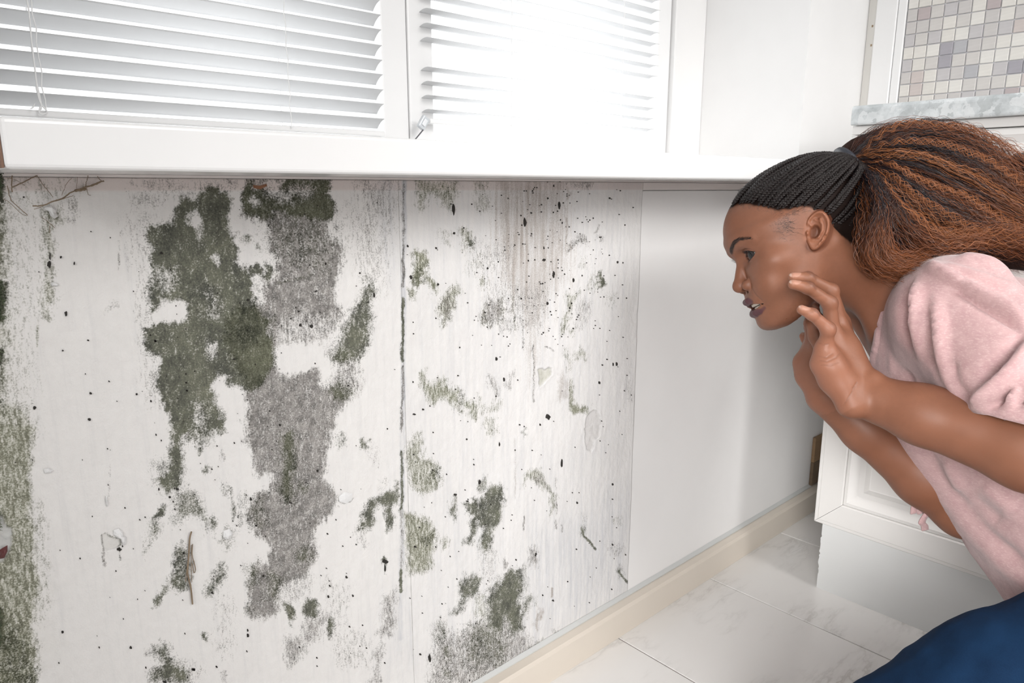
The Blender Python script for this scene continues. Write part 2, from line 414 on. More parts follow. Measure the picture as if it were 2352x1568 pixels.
# ------------------------------------------------------------------ moldy panels
# stains traced as outlines on the wall; each frame is (x0, y0, scale) of the photograph's pixels
Z3, Z4, Z1, Z2, Z5, Z6 = (300, 390, 2.613), (300, 968, 2.613), (0, 380, 2.614), (0, 968, 2.614), (880, 390, 2.613), (880, 968, 2.613)
STAIN = [   # frame, kind, density, softness px, outline
 (Z3,'g',.93,9,[470,85,520,100,530,150,590,150,600,250,585,300,600,390,640,390,620,430,650,490,640,560,690,590,715,620,725,690,760,730,740,800,790,880,840,900,840,1030,850,1080,850,1180,820,1260,760,1300,700,1330,640,1310,590,1290,600,1230,560,1235,520,1220,480,1310,510,1360,500,1400,540,1470,560,1568,235,1568,230,1450,180,1400,160,1300,170,1200,170,1120,110,1090,90,960,150,930,210,920,300,930,340,860,330,820,290,790,240,790,200,790,150,840,125,850,110,750,130,680,115,570,125,480,100,430,100,350,180,310,260,330,265,230,300,180,380,190,400,140]),
 (Z3,'k',.86,9,[690,50,1190,50,1195,140,1245,200,1230,240,1195,280,1165,330,1175,390,1240,430,1270,510,1250,640,1215,740,1225,800,1265,840,1255,880,1215,960,1190,1010,1140,1030,1020,1010,960,1060,900,1060,850,1080,850,1180,900,1240,1000,1215,1110,1200,1120,1290,1150,1320,1240,1300,1310,1320,1290,1390,1240,1460,1220,1568,720,1568,715,1480,700,1400,690,1300,640,1200,600,1100,560,1000,560,900,640,820,740,800,800,780,800,690,880,650,870,590,895,530,840,480,825,400,815,325,760,290,680,280,660,130]),
 (Z3,'g',.45,60,[830,330,1000,300,1160,330,1200,420,1150,600,1000,560,850,480]), (Z3,'g',.9,8,[690,50,900,50,1190,50,1195,140,1240,200,1200,280,1130,300,1000,290,900,260,800,290,760,280,690,270,668,200,665,130]),
 (Z3,'g',.9,7,[720,570,760,575,780,620,770,660,740,670,715,620]), (Z3,'g',.8,8,[800,550,850,580,860,640,830,680,790,660]),
 (Z3,'g',.85,7,[680,410,720,405,715,440,690,460]), (Z3,'g',.7,7,[745,450,775,450,780,500,755,500]), (Z3,'g',.6,6,[600,390,660,385,650,410,605,415]),
 (Z3,'w',.85,8,[340,320,350,270,390,245,430,290,420,330,380,350]), (Z3,'w',.85,6,[485,520,520,500,530,560,500,570]), (Z3,'w',.7,10,[460,1050,515,1060,510,1120,480,1130]),
 (Z3,'w',.8,7,[720,190,740,150,760,190,740,225]), (Z3,'w',.8,7,[730,60,830,55,900,60,890,130,810,110,740,100]), (Z3,'w',.55,14,[820,140,1080,90,1080,160,900,200]),
 (Z3,'w',.7,8,[720,680,765,660,800,690,795,810,765,800,770,740]), (Z3,'w',.55,22,[120,600,260,610,260,700,200,740,180,690]), (Z3,'w',.75,9,[285,810,330,820,310,870]), (Z3,'w',.5,22,[480,760,520,780,510,870,490,860]),
 (Z3,'w',.55,26,[860,1000,1000,880,1130,920,1200,900,1180,1020,1000,1010,900,1110]), (Z3,'w',.5,20,[400,1400,450,1420,420,1568,370,1568]), (Z3,'w',.5,14,[400,330,440,350,430,440]),
 (Z3,'g',.98,16,[110,700,150,690,200,720,210,770,150,810,120,790]), (Z3,'g',.9,30,[560,600,700,620,740,780,620,800,560,720]), (Z3,'g',.85,26,[280,380,430,400,480,560,380,620,290,540]),
 (Z3,'g',.8,30,[660,860,830,900,840,1000,700,960]), (Z3,'g',.9,22,[170,1240,230,1280,240,1370,180,1360]), (Z3,'g',.85,20,[170,980,260,1020,230,1090,180,1080]),
 (Z3,'g',.82,14,[1420,660,1450,720,1440,900,1425,1050,1370,1150,1300,1165,1200,1150,1200,1100,1260,1000,1300,900,1360,800,1410,700]), (Z3,'g',.95,16,[1270,950,1330,900,1400,930,1410,1030,1320,1100,1270,1060]),
 (Z3,'k',.55,18,[1180,1080,1370,1150,1370,1300,1280,1400,1170,1330,1180,1280,1250,1180]), (Z3,'g',.8,16,[1190,1300,1300,1270,1330,1330,1280,1370,1200,1350]),
 (Z3,'k',.55,10,[1235,310,1275,320,1265,375,1240,370]), (Z3,'k',.4,40,[1330,250,1500,300,1500,700,1440,660,1380,500]), (Z3,'k',.42,40,[1370,60,1568,60,1568,300,1420,260]),
 (Z3,'k',.34,22,[20,60,330,60,430,80,560,60,580,130,540,150,440,90,300,130,160,140]), (Z3,'k',.6,9,[20,140,70,145,60,170]), (Z3,'k',.55,9,[130,140,160,150,150,175]), (Z3,'k',.6,9,[590,60,620,70,610,125,580,110]), (Z3,'k',.5,10,[280,170,390,140,400,150,300,190]),
 (Z3,'k',.30,30,[60,320,110,330,100,600,100,1000,140,1200,150,1420,110,1400,80,1100,60,700]), (Z3,'k',.45,12,[40,820,60,850,45,900]),
 (Z4,'g',.86,10,[235,0,300,0,310,60,320,130,310,240,310,360,290,400,240,420,170,400,140,340,200,330,230,250,225,190,270,130,240,60]), (Z4,'g',.6,18,[320,0,520,0,500,60,480,130,430,140,350,110]),
 (Z4,'g',.5,24,[140,250,230,240,320,300,310,410,200,410,150,350]), (Z4,'g',.85,7,[400,150,430,150,430,195,412,195]), (Z4,'g',.85,7,[440,275,475,265,475,295,450,300]), (Z4,'k',.55,7,[545,180,562,185,555,225,543,215]), (Z4,'k',.5,20,[320,20,440,40,420,120,330,110]),
 (Z4,'g',.62,14,[270,440,330,420,400,430,430,480,450,540,510,590,500,690,460,640,410,580,380,560,310,600,240,620,270,560]), (Z4,'g',.95,7,[130,570,170,500,215,510,190,560,140,590]), (Z4,'g',.6,14,[130,590,180,650,160,690,100,750,80,780,115,680]), (Z4,'g',.9,6,[135,640,165,645,160,675,140,670]),
 (Z4,'g',.74,10,[265,760,310,735,345,760,350,850,340,1000,290,1020,250,1000,230,950,265,900,250,820]), (Z4,'g',.8,9,[200,990,235,980,200,1060,180,1110,140,1110,140,1080]), (Z4,'g',.9,9,[240,930,270,930,265,990,245,985]),
 (Z4,'g',.66,10,[550,840,565,900,530,980,500,1040,460,1050,440,1000,480,920]), (Z4,'g',.5,8,[560,380,580,360,572,440,555,430]), (Z4,'g',.65,6,[598,380,614,380,620,590,606,590]), (Z4,'g',.5,10,[660,440,682,420,675,520,645,650,630,640]), (Z4,'g',.55,14,[560,640,610,645,600,760,550,740]),
 (Z4,'k',.84,10,[690,0,1230,0,1190,60,1170,200,1180,300,1150,330,1200,400,1240,450,1190,560,1130,620,1100,700,1110,800,1080,880,1040,950,960,960,900,1000,880,1070,890,1130,840,1180,720,1180,700,1120,700,1080,720,1060,710,960,730,850,800,860,830,840,850,750,800,710,770,700,760,650,730,600,690,590,720,500,750,440,850,410,870,300,820,290,780,330,740,270,720,200,700,130]),
 (Z4,'g',.92,16,[910,80,960,60,985,200,970,330,985,440,940,470,915,400,925,250]), (Z4,'g',.85,12,[1020,370,1050,370,1045,430,1025,430]), (Z4,'g',.6,26,[700,500,780,480,800,600,770,640,710,560]), (Z4,'g',.7,20,[1000,770,1060,750,1080,830,1020,850]), (Z4,'g',.7,20,[700,880,760,860,760,960,720,960]), (Z4,'g',.75,22,[840,930,900,950,880,1060,840,1050]), (Z4,'g',.7,10,[700,1080,720,1080,725,1160,705,1160]),
 (Z4,'k',.42,20,[900,960,1080,950,1080,1010,990,1060,900,1060]), (Z4,'g',.95,7,[920,1080,960,1090,980,1150,955,1215,945,1180,930,1120]), (Z4,'g',.9,10,[1040,1110,1080,1070,1120,1090,1130,1140,1080,1180,1050,1150]),
 (Z4,'k',.6,16,[1080,1180,1170,1160,1190,1190,1160,1230,1130,1300,1040,1320,1030,1260]), (Z4,'g',1,8,[1180,1230,1210,1185,1218,1240,1195,1285,1182,1260]), (Z4,'k',.66,14,[940,1290,1030,1280,1040,1380,970,1460,920,1400]),
 (Z4,'g',.86,16,[150,1370,220,1350,250,1440,300,1470,340,1500,360,1568,130,1568,140,1500,190,1470]), (Z4,'k',.5,10,[90,1350,150,1340,160,1380,100,1390]), (Z4,'k',.35,24,[330,1470,410,1480,400,1568,340,1568]),
 (Z4,'g',.9,7,[430,1255,465,1260,460,1305,445,1300]), (Z4,'k',.7,9,[560,1505,590,1510,580,1568,560,1568]), (Z4,'g',.55,12,[1225,90,1280,90,1280,140,1230,140]), (Z4,'g',.95,6,[1392,115,1425,112,1418,160,1398,160]), (Z4,'k',.4,20,[1440,190,1480,170,1470,240]),
 (Z4,'g',.85,10,[1430,480,1500,440,1580,400,1590,370,1600,480,1560,510,1490,500,1460,560,1440,620,1380,650,1360,600,1400,540]), (Z4,'g',.85,8,[1530,520,1568,490,1580,560,1560,640,1540,665]), (Z4,'k',.4,14,[1360,640,1410,640,1390,740,1370,720]),
 (Z4,'k',.6,12,[1520,1070,1580,1020,1590,1200,1568,1280,1530,1300,1500,1280]), (Z4,'k',.72,10,[1470,1390,1500,1350,1490,1440,1475,1500,1500,1568,1440,1568,1465,1500]), (Z4,'k',.3,26,[1180,940,1300,1000,1250,1250,1400,1300,1420,1450,1250,1450]),
 (Z4,'g',1,4,[1510,840,1530,825,1545,845,1532,865,1527,920,1522,920,1520,862]), (Z4,'k',.3,26,[540,1030,600,1100,590,1400,540,1400]), (Z4,'g',.4,10,[1510,350,1530,340,1530,420,1515,420]),
 (Z2,'o',.80,10,[-60,0,120,10,200,20,190,150,160,180,190,280,190,400,170,560,205,650,190,800,230,950,240,1050,210,1120,190,1250,220,1330,230,1420,210,1600,-60,1600]), (Z2,'g',.6,24,[-40,1100,40,1140,110,1300,200,1370,190,1600,-40,1600]), (Z2,'w',.35,40,[60,640,190,600,180,760,80,800]),
 (Z2,'g',1,5,[-40,1100,14,1108,40,1160,30,1240,36,1290,10,1330,-40,1340]), (Z2,'o',.45,30,[150,500,210,500,250,900,240,1200,210,1200]),
 (Z1,'o',.55,20,[-60,60,40,60,50,300,60,600,60,900,60,1300,60,1600,-60,1600]), (Z1,'o',.26,50,[40,60,420,60,440,160,250,230,150,420,200,700,160,1100,190,1600,0,1600,40,700]), (Z1,'g',.98,6,[-40,60,26,60,22,130,14,220,-40,230]), (Z1,'g',.75,7,[-40,230,14,240,10,400,18,560,-40,600]),
 (Z1,'g',.85,8,[-40,680,35,700,50,760,36,850,26,930,-40,950]), (Z1,'g',.85,6,[-40,1080,18,1100,22,1180,-40,1220]), (Z1,'g',.5,9,[-40,1220,14,1220,16,1480,-40,1480]), (Z1,'o',.7,18,[-60,1380,160,1460,200,1600,-60,1600]),
 (Z1,'o',.66,12,[260,350,310,340,325,500,310,620,300,690,345,730,330,800,290,850,300,940,275,930,250,800,250,690,280,620,255,500]), (Z1,'k',.5,9,[430,190,455,210,455,340,430,350,420,300]), (Z1,'o',.6,14,[250,260,370,250,380,340,280,360]), (Z1,'k',.4,12,[820,850,850,850,840,900,822,900]), (Z1,'k',.35,10,[640,880,680,830,725,820,720,850]),
 (Z1,'k',.4,16,[780,160,880,150,970,210,900,260,800,230]), (Z1,'k',.25,40,[760,300,900,320,900,620,820,640]),
 (Z5,'u',.5,22,[-30,60,110,60,100,300,100,600,60,700,20,560,-20,500]), (Z5,'o',.62,10,[200,60,440,60,440,120,420,200,380,240,330,200,300,150,260,180,240,240,205,200]), (Z5,'o',.46,12,[550,70,620,60,610,130,640,230,560,250,580,150]),
 (Z5,'o',.4,12,[330,360,400,370,390,430,340,400]), (Z5,'o',.65,9,[455,350,500,370,540,440,500,490,480,430]), (Z5,'g',.85,6,[510,430,545,425,530,460,510,460]), (Z5,'o',.9,9,[190,490,250,490,255,560,240,700,200,710,180,620]), (Z5,'g',.75,10,[195,590,235,590,235,690,205,700]),
 (Z5,'o',.85,8,[255,610,280,650,330,690,310,740,260,690]), (Z5,'o',.75,8,[150,720,200,735,195,775,160,770]), (Z5,'o',.74,10,[340,860,360,760,400,720,440,690,460,720,420,800,410,900,370,920]), (Z5,'k',.6,12,[360,800,400,730,410,880,365,900]), (Z5,'o',.65,10,[570,650,610,640,630,690,600,720,570,690]),
 (Z5,'k',.62,10,[600,830,620,780,720,770,720,850,710,910,660,930,605,920]), (Z5,'o',.6,10,[690,790,722,775,722,880,695,910]), (Z5,'o',.6,10,[595,850,620,800,640,920,605,925]), (Z5,'o',.35,16,[510,540,590,500,580,580,520,600]), (Z5,'k',.5,9,[745,850,790,850,780,880,745,870]),
 (Z5,'b',.50,30,[690,60,1110,60,1105,300,1110,500,1080,650,1000,800,950,960,850,970,800,800,700,650,680,400]), (Z5,'b',.4,30,[760,420,1000,420,960,700,800,700]), (Z5,'b',.3,24,[850,960,960,960,950,1300,870,1300]), (Z5,'k',.6,10,[1130,60,1240,60,1220,110,1150,110]), (Z5,'k',.3,22,[540,450,760,450,760,620,560,620]),
 (Z5,'b',.75,4,[1096,60,1106,60,1110,260,1108,480,1100,480,1098,260]), (Z5,'k',.75,7,[1080,460,1140,430,1220,400,1230,440,1140,450,1100,475]), (Z5,'k',.6,7,[1280,398,1325,395,1320,412,1290,412]), (Z5,'g',.95,5,[1288,650,1312,630,1312,700,1290,712]), (Z5,'o',.45,12,[1230,720,1280,640,1290,700,1240,730]), (Z5,'o',.4,12,[1190,520,1215,520,1210,590,1195,580]),
 (Z5,'o',.78,9,[1076,1000,1088,880,1110,760,1160,720,1125,820,1103,930,1085,1000]), (Z5,'o',.65,9,[1150,1125,1200,1070,1230,1130,1185,1112]), (Z5,'o',.88,7,[1115,1270,1145,1340,1150,1400,1240,1410,1220,1440,1150,1480,1115,1420]), (Z5,'b',.65,10,[1065,1210,1100,1300,1112,1390,1065,1390]), (Z5,'o',.5,10,[1095,1090,1120,1090,1110,1200,1090,1180]), (Z5,'o',.5,8,[1130,950,1160,940,1155,990,1130,990]), (Z5,'k',.5,7,[1150,930,1180,930,1170,955]),
 (Z5,'o',.78,10,[220,1200,245,1200,265,1270,350,1270,420,1320,440,1310,470,1440,420,1390,340,1380,290,1410,240,1330]), (Z5,'g',.6,8,[452,1310,470,1330,474,1440,455,1400]), (Z5,'o',.78,9,[470,1370,530,1400,560,1410,555,1500,510,1450]), (Z5,'o',.6,9,[578,1380,600,1400,592,1470]), (Z5,'k',.65,9,[630,1250,700,1300,680,1340,640,1290]), (Z5,'o',.6,10,[620,1430,690,1370,680,1440,625,1460]), (Z5,'k',.45,8,[740,1300,750,1220,790,1190,770,1290]), (Z5,'o',.5,12,[610,1520,680,1510,670,1568,620,1580]), (Z5,'g',.7,5,[830,1570,860,1545,850,1590]),
 (Z5,'o',.45,12,[1360,740,1378,740,1375,790,1362,790]), (Z5,'k',.35,10,[1180,760,1250,780,1260,860,1200,960,1150,900]), (Z5,'k',.3,16,[620,680,1000,680,960,960,700,960]), (Z5,'k',.35,10,[1470,1240,1485,1240,1490,1370,1475,1370]), (Z5,'b',.5,10,[840,250,860,250,860,360,842,350]),
 (Z6,'o',.66,10,[150,110,230,80,235,230,330,260,340,330,320,390,260,430,170,400,150,300]), (Z6,'g',.5,8,[280,270,340,270,335,340,290,350]), (Z6,'o',.78,10,[130,530,200,540,260,600,310,660,300,720,280,860,240,910,150,890,130,750]), (Z6,'g',.6,12,[210,680,300,660,290,720,230,720]), (Z6,'o',.66,8,[330,740,380,700,360,770]),
 (Z6,'g',.78,8,[400,500,430,440,438,540,420,600,390,540]), (Z6,'g',.82,9,[480,490,560,480,610,440,650,390,720,400,720,480,690,600,660,700,650,780,610,790,590,740,600,640,560,620,540,720,490,740,520,620,540,560,500,550]), (Z6,'g',.68,8,[560,410,580,350,620,330,622,400,570,430]), (Z6,'g',.95,12,[500,500,560,490,560,540,510,545]), (Z6,'g',.9,14,[640,420,715,410,700,520,640,560]),
 (Z6,'o',.68,9,[830,400,850,310,940,290,960,350,1010,430,1030,470,990,560,1000,460,950,390,870,340]), (Z6,'k',.6,8,[905,320,945,300,950,390,920,370]), (Z6,'k',.66,9,[870,880,880,770,930,770,932,850]), (Z6,'k',.8,6,[718,870,722,810,747,830,735,870]), (Z6,'k',.35,16,[590,780,660,790,650,950,600,920]),
 (Z6,'g',.8,10,[460,1060,470,980,540,910,590,930,570,1040,510,1060,480,1090,430,1160,410,1150]), (Z6,'g',.86,12,[630,1100,650,1000,720,930,780,890,820,890,840,980,820,1060,830,1130,880,1060,910,1080,850,1140,830,1240,780,1280,740,1180,700,1280,640,1250]), (Z6,'g',.98,22,[720,940,820,900,830,1000,800,1100,730,1200,690,1240,680,1050]), (Z6,'b',.75,7,[908,1250,928,1120,946,1150,925,1260]), (Z6,'g',.85,8,[815,1180,850,1140,840,1250,810,1250]),
 (Z6,'k',.58,18,[310,1230,370,1220,380,1280,460,1260,560,1180,640,1240,760,1190,860,1300,920,1360,760,1480,600,1600,270,1600,310,1400,330,1300]), (Z6,'g',.55,26,[500,1250,640,1180,740,1300,720,1450,560,1500,480,1400]), (Z6,'g',.6,12,[300,1290,340,1220,375,1230,350,1340]), (Z6,'g',.7,10,[360,1480,400,1500,400,1568,370,1530]), (Z6,'g',.8,10,[365,1370,390,1360,395,1420,370,1420]), (Z6,'o',.5,12,[560,1050,640,1040,620,1180,560,1170]),
 (Z6,'u',.6,60,[880,650,1500,350,1500,1000,900,1380,800,1200]), (Z5,'u',.28,80,[160,60,1480,60,1490,1568,160,1568,140,800]), (Z6,'u',.28,80,[140,0,1500,0,1490,1000,900,1500,200,1500]), (Z6,'u',.35,50,[20,1000,260,1000,220,1500,-20,1500]), (Z6,'k',.4,14,[1180,560,1220,560,1210,600]), (Z6,'g',.7,7,[1190,640,1212,635,1215,680,1195,690]), (Z6,'g',.65,8,[1400,890,1425,880,1430,920,1410,930]), (Z6,'o',.4,9,[1395,590,1415,580,1410,620]), (Z6,'k',.42,12,[1370,740,1430,760,1420,810,1380,790]), (Z6,'g',.6,9,[880,1330,960,1320,950,1370,880,1380]),(Z6,'k',.6,10,[1030,1250,1070,1260,1060,1290]),
]
LINES = [   # frame, kind, density, half width px, points
 (Z5,'k',.9,2.5,[120,500,120,700]), (Z5,'g',.95,2.6,[118,770,116,1150]), (Z5,'u',.9,7,[126,60,122,800,118,1568]), (Z5,'k',.8,2.2,[118,1180,116,1400,114,1568]), (Z6,'g',.9,2.6,[114,180,112,520]), (Z6,'g',1,3.4,[108,890,104,1020]), (Z6,'u',.8,7,[118,0,114,500,110,900,105,1300]), (Z5,'k',.6,2,[121,60,121,500]), (Z6,'k',.5,2,[110,520,110,890]),
 (Z6,'g',.9,2.2,[1190,640,1210,690,1240,720,1275,765]), (Z6,'g',.85,2.2,[1415,895,1430,930,1470,968]), (Z2,'k',.8,1.6,[608,680,615,760,632,865]), (Z2,'g',.9,2.0,[625,672,660,690,700,695,718,690,720,740]), (Z2,'k',.6,1.4,[712,740,722,830]),
 (Z1,'k',.4,1.2,[715,400,712,620]), (Z2,'k',.35,1.1,[665,240,650,480]), (Z1,'o',.7,1.6,[225,960,222,1080]), (Z4,'k',.55,1.8,[1240,470,1270,490,1310,480,1330,460]), (Z5,'k',.5,1.5,[1290,330,1285,360,1270,380]), (Z5,'k',.6,1.6,[975,1060,1000,1070,1018,1088]),
 (Z5,'k',.5,1.6,[1195,820,1215,805,1245,830]), (Z6,'b',.8,2.0,[1012,1000,1014,1050]), (Z6,'k',.6,1.6,[1074,620,1076,660]), (Z6,'k',.55,1.5,[1036,590,1040,640]), (Z6,'k',.7,1.8,[845,570,842,650]), (Z5,'g',.55,1.6,[780,760,790,960]), (Z5,'k',.5,1.5,[840,900,846,1080]), (Z5,'k',.5,1.5,[900,1050,902,1390]),
 (Z6,'b',.4,1.4,[792,100,792,460]), (Z6,'k',.4,1.4,[1040,340,1036,560]), (Z6,'k',.5,1.6,[950,330,1000,420]), (Z5,'k',.35,1.2,[940,680,930,1000]), (Z3,'g',.5,2,[300,560,420,480]), (Z3,'g',.5,2,[560,860,700,790]), (Z3,'g',.5,2,[880,680,1050,640]),
]
SPOT = [    # frame, then x, y, half width, half height (zoomed px)
 (Z1,[295,590,13,30,299,545,4,30,365,550,7,8,395,888,9,20,445,588,4,14,528,1048,8,6,544,1366,8,8,820,1371,6,6,376,1110,6,5,536,1525,10,11,545,397,4,4,661,432,4,4,931,1052,6,11,142,190,6,6,512,1250,3,3,655,1295,5,5,905,1413,4,8,1116,1302,5,6,1120,1349,5,5,970,526,10,6,208,1452,12,14]),
 (Z2,[750,516,5,5,871,572,4,4,838,587,4,4,374,1260,8,8,595,1354,4,4,785,1355,9,8,695,895,4,4,645,162,3,3,1064,405,14,7,953,404,5,10,1160,1485,14,7,1300,1470,6,5,480,820,4,4,1040,480,4,4,715,765,18,14,353,1446,4,3,740,1182,3,3,875,1475,4,8,360,770,3,3]),
 (Z3,[862,252,5,5,1167,562,6,10,1007,848,5,6,1134,853,5,5,148,1025,7,10,620,1135,7,5,1085,937,12,12,1018,930,10,10,334,1276,4,4,337,1324,5,5,1374,618,4,7,1425,792,4,4,895,1530,6,6,36,1346,5,5,1305,1293,5,6,702,780,10,8,1460,750,4,22,905,936,3,3,520,738,5,5,594,985,5,6,1112,726,8,6,1120,215,4,4,184,495,4,4]),
 (Z4,[752,622,7,6,720,465,6,8,795,924,6,6,962,487,6,6,1120,295,6,10,1185,1050,5,10,1012,1352,5,5,515,1470,5,5,376,1485,13,8,318,788,7,8,488,1025,8,8,1180,672,5,6,1174,878,3,3,1332,1042,5,8,1295,932,7,10,1374,1346,3,3,1414,1357,3,3,1142,922,3,3,1116,1415,4,4,1118,1465,4,3,54,588,4,4,87,572,3,3,702,1280,8,14,701,1250,4,8,205,1560,16,8,1195,985,4,6,1192,955,3,3,660,862,3,3,1352,736,4,4,1272,746,3,3,497,925,4,4,848,168,4,4,1390,1220,4,4,1312,1228,6,5,1524,1446,4,4,234,452,8,8]),
 (Z5,[424,381,7,9,315,470,6,8,165,645,9,13,327,686,6,9,421,235,8,40,850,315,9,36,1055,215,8,26,1021,625,8,26,186,1465,9,7,238,1437,6,5,505,797,4,4,449,1234,4,4,678,1132,6,16,610,855,5,5,991,1482,14,18,578,247,4,4,690,645,4,4,1358,170,5,5,1312,313,4,3,1193,315,4,4,1166,290,3,3,948,252,4,4,625,590,4,8,963,541,12,10,1140,662,5,14,985,800,5,14,1357,963,3,3,1439,1004,3,3,1462,1232,3,3,1446,1325,4,4,1488,1350,3,3,1400,1166,4,16,1378,1165,3,14,1314,1170,4,5,1296,1275,6,14,1343,1137,4,4,818,1528,4,4,940,1528,5,10,1390,632,3,3,1405,553,4,8,1300,404,12,5,1417,1447,3,3,556,878,3,3,651,870,3,3,1309,1506,3,3,893,857,3,3,724,1258,4,14,144,457,6,10,676,1357,4,4,1020,95,4,12]),
 (Z6,[1070,250,5,32,1375,375,5,10,431,438,10,8,577,360,8,20,278,1420,8,30,12,838,18,14,10,880,5,30,790,170,4,4,500,105,4,6,1162,487,6,10,1375,738,5,8,1158,765,4,4,1105,958,4,4,234,1147,3,3,160,1058,3,3,222,1395,5,6,916,793,4,6,503,477,8,6,1334,186,3,3,1300,115,3,3,1375,465,4,4,1452,1030,4,4,192,750,9,6,296,290,6,5,695,135,4,14,720,640,3,3,1018,1072,8,6,796,828,3,6,1370,1005,4,4,1265,1130,5,5]),
]
def to_px(X, Y, Z):
    d = np.stack([X - CAM[0], Y - CAM[1], Z - CAM[2]], -1); z = d @ VF
    return 1176 + FPX * (d @ VR) / z, 784 - FPX * (d @ VU) / z
def poly_sd(x, y, P):
    d = np.full(x.shape, 1e9); s = np.ones(x.shape, bool); s[:] = False; n = len(P)
    for i in range(n):
        ax, ay = P[i]; bx, by = P[i - 1]; ex, ey = bx - ax, by - ay; wx, wy = x - ax, y - ay
        t = np.clip((wx * ex + wy * ey) / (ex * ex + ey * ey + 1e-9), 0, 1)
        d = np.minimum(d, (wx - ex * t) ** 2 + (wy - ey * t) ** 2)
        c1, c2, c3 = y >= ay, y < by, ex * wy > ey * wx
        s ^= (c1 & c2 & c3) | (~c1 & ~c2 & ~c3)
    return np.where(s, -1, 1) * np.sqrt(d)
sstep = lambda a, b, v: (lambda t: t * t * (3 - 2 * t))(np.clip((v - a) / (b - a), 0, 1))
def mold_fields(x, y):
    """x, y in pixels of the photograph -> density per kind"""
    wx = x + (fbm2(x / 26, y / 26, 1.0, 3) - .5) * 22 + (fbm2(x / 6, y / 6, 3.0, 3) - .5) * 13
    wy = y + (fbm2(x / 26, y / 30, 5.0, 3) - .5) * 26 + (fbm2(x / 6, y / 9, 8.0, 3) - .5) * 18
    D = {k: np.zeros(x.shape) for k in 'gkobuw'}
    for fr, kind, dens, soft, pts in STAIN:
        P = np.array(pts, float).reshape(-1, 2) / fr[2] + fr[:2]
        lo, hi = P.min(0) - soft * 2.2 - 20, P.max(0) + soft * 2.2 + 20
        k = np.nonzero((x > lo[0]) & (x < hi[0]) & (y > lo[1]) & (y < hi[1]))[0]
        if not len(k): continue
        sd = poly_sd(wx[k], wy[k], P)
        v = dens * sstep(soft * 1.5, -soft * 1.2, sd)
        if kind == 'w':
            for q in 'gk': D[q][k] *= 1 - v
        else: D[kind][k] = np.maximum(D[kind][k], v)
    for fr, kind, dens, hw, pts in LINES:
        P = np.array(pts, float).reshape(-1, 2) / fr[2] + fr[:2]
        for a, b in zip(P[:-1], P[1:]):
            k = np.nonzero((np.abs(x - (a[0] + b[0]) / 2) < abs(a[0] - b[0]) / 2 + 12) & (np.abs(y - (a[1] + b[1]) / 2) < abs(a[1] - b[1]) / 2 + 12))[0]
            e = b - a; wx_, wy_ = x[k] - a[0] + (wx[k] - x[k]) * .3, y[k] - a[1]
            t = np.clip((wx_ * e[0] + wy_ * e[1]) / (e @ e), 0, 1); d = np.hypot(wx_ - e[0] * t, wy_ - e[1] * t)
            D[kind][k] = np.maximum(D[kind][k], dens * sstep(hw + 2.2, hw * .4, d))
    S = np.zeros(x.shape)
    return D, S
SP_ALL = []
for fr, L in SPOT:
    for cx, cy, a, b in np.array(L, float).reshape(-1, 4): SP_ALL.append((cx / fr[2] + fr[0], cy / fr[2] + fr[1], a / fr[2] + .25, b / fr[2] + .25))
rr = np.random.RandomState(3)
for i in range(460):
    cx, cy = (rr.uniform(0, 1460), rr.uniform(420, 1568)) if i < 110 else (rr.uniform(940, 1450), rr.uniform(415, 1500))
    if i > 210: cx, cy = rr.normal(1250, 75), rr.uniform(415, 800)
    if i > 370: cx, cy = rr.normal(560, 130), rr.uniform(430, 1250)
    a = rr.uniform(.5, 1.35); SP_ALL.append((cx, cy, a, a * rr.uniform(.9, 2.3)))
def specks(xa, xb, mat):
    V, F = [], []
    for cx, cy, a, b in SP_ALL:
        c = on(cx, cy, 1, YW)
        if not (xa < c[0] < xb and c[2] > .07): continue
        n = 9 if a > 3 else 7; k = len(V); ph = rr.uniform(0, 6.28)
        for j in range(n):
            th_ = 2 * math.pi * j / n; f = rr.uniform(.62, 1.2); q = on(cx + a * f * math.cos(th_), cy + b * f * math.sin(th_), 1, YW); V.append((q[0], YW + .0012, q[2])); 
        for j in range(n):
            q = np.array(V[k + j]); V.append((c[0] * .3 + q[0] * .7, YW - .0018, c[2] * .3 + q[2] * .7))
        F += [(k + j, k + (j + 1) % n, k + n + (j + 1) % n, k + n + j) for j in range(n)] + [tuple(k + n + j for j in range(n))]
    return V, F
CHIPS = [   # outlines where the plaster has broken away, depth in metres, colour
 (Z5, [932,1195,955,1190,972,1200,990,1185,1012,1192,1010,1225,985,1255,955,1290,940,1300,938,1260,930,1225], .0022, (.42,.42,.33)),
 (Z5, [1240,1455,1265,1440,1290,1450,1303,1480,1305,1540,1300,1590,1270,1620,1250,1690,1225,1680,1212,1610,1210,1540,1215,1490], .0016, (.60,.58,.58)),
 (Z2, [-50,560,12,565,24,600,40,630,70,640,72,690,66,760,40,800,20,840,-50,850], .0022, (.46,.47,.46)),
 (Z2, [615,676,640,670,660,690,690,700,722,692,722,735,690,760,640,770,618,740], .0008, (.70,.68,.65)),
]
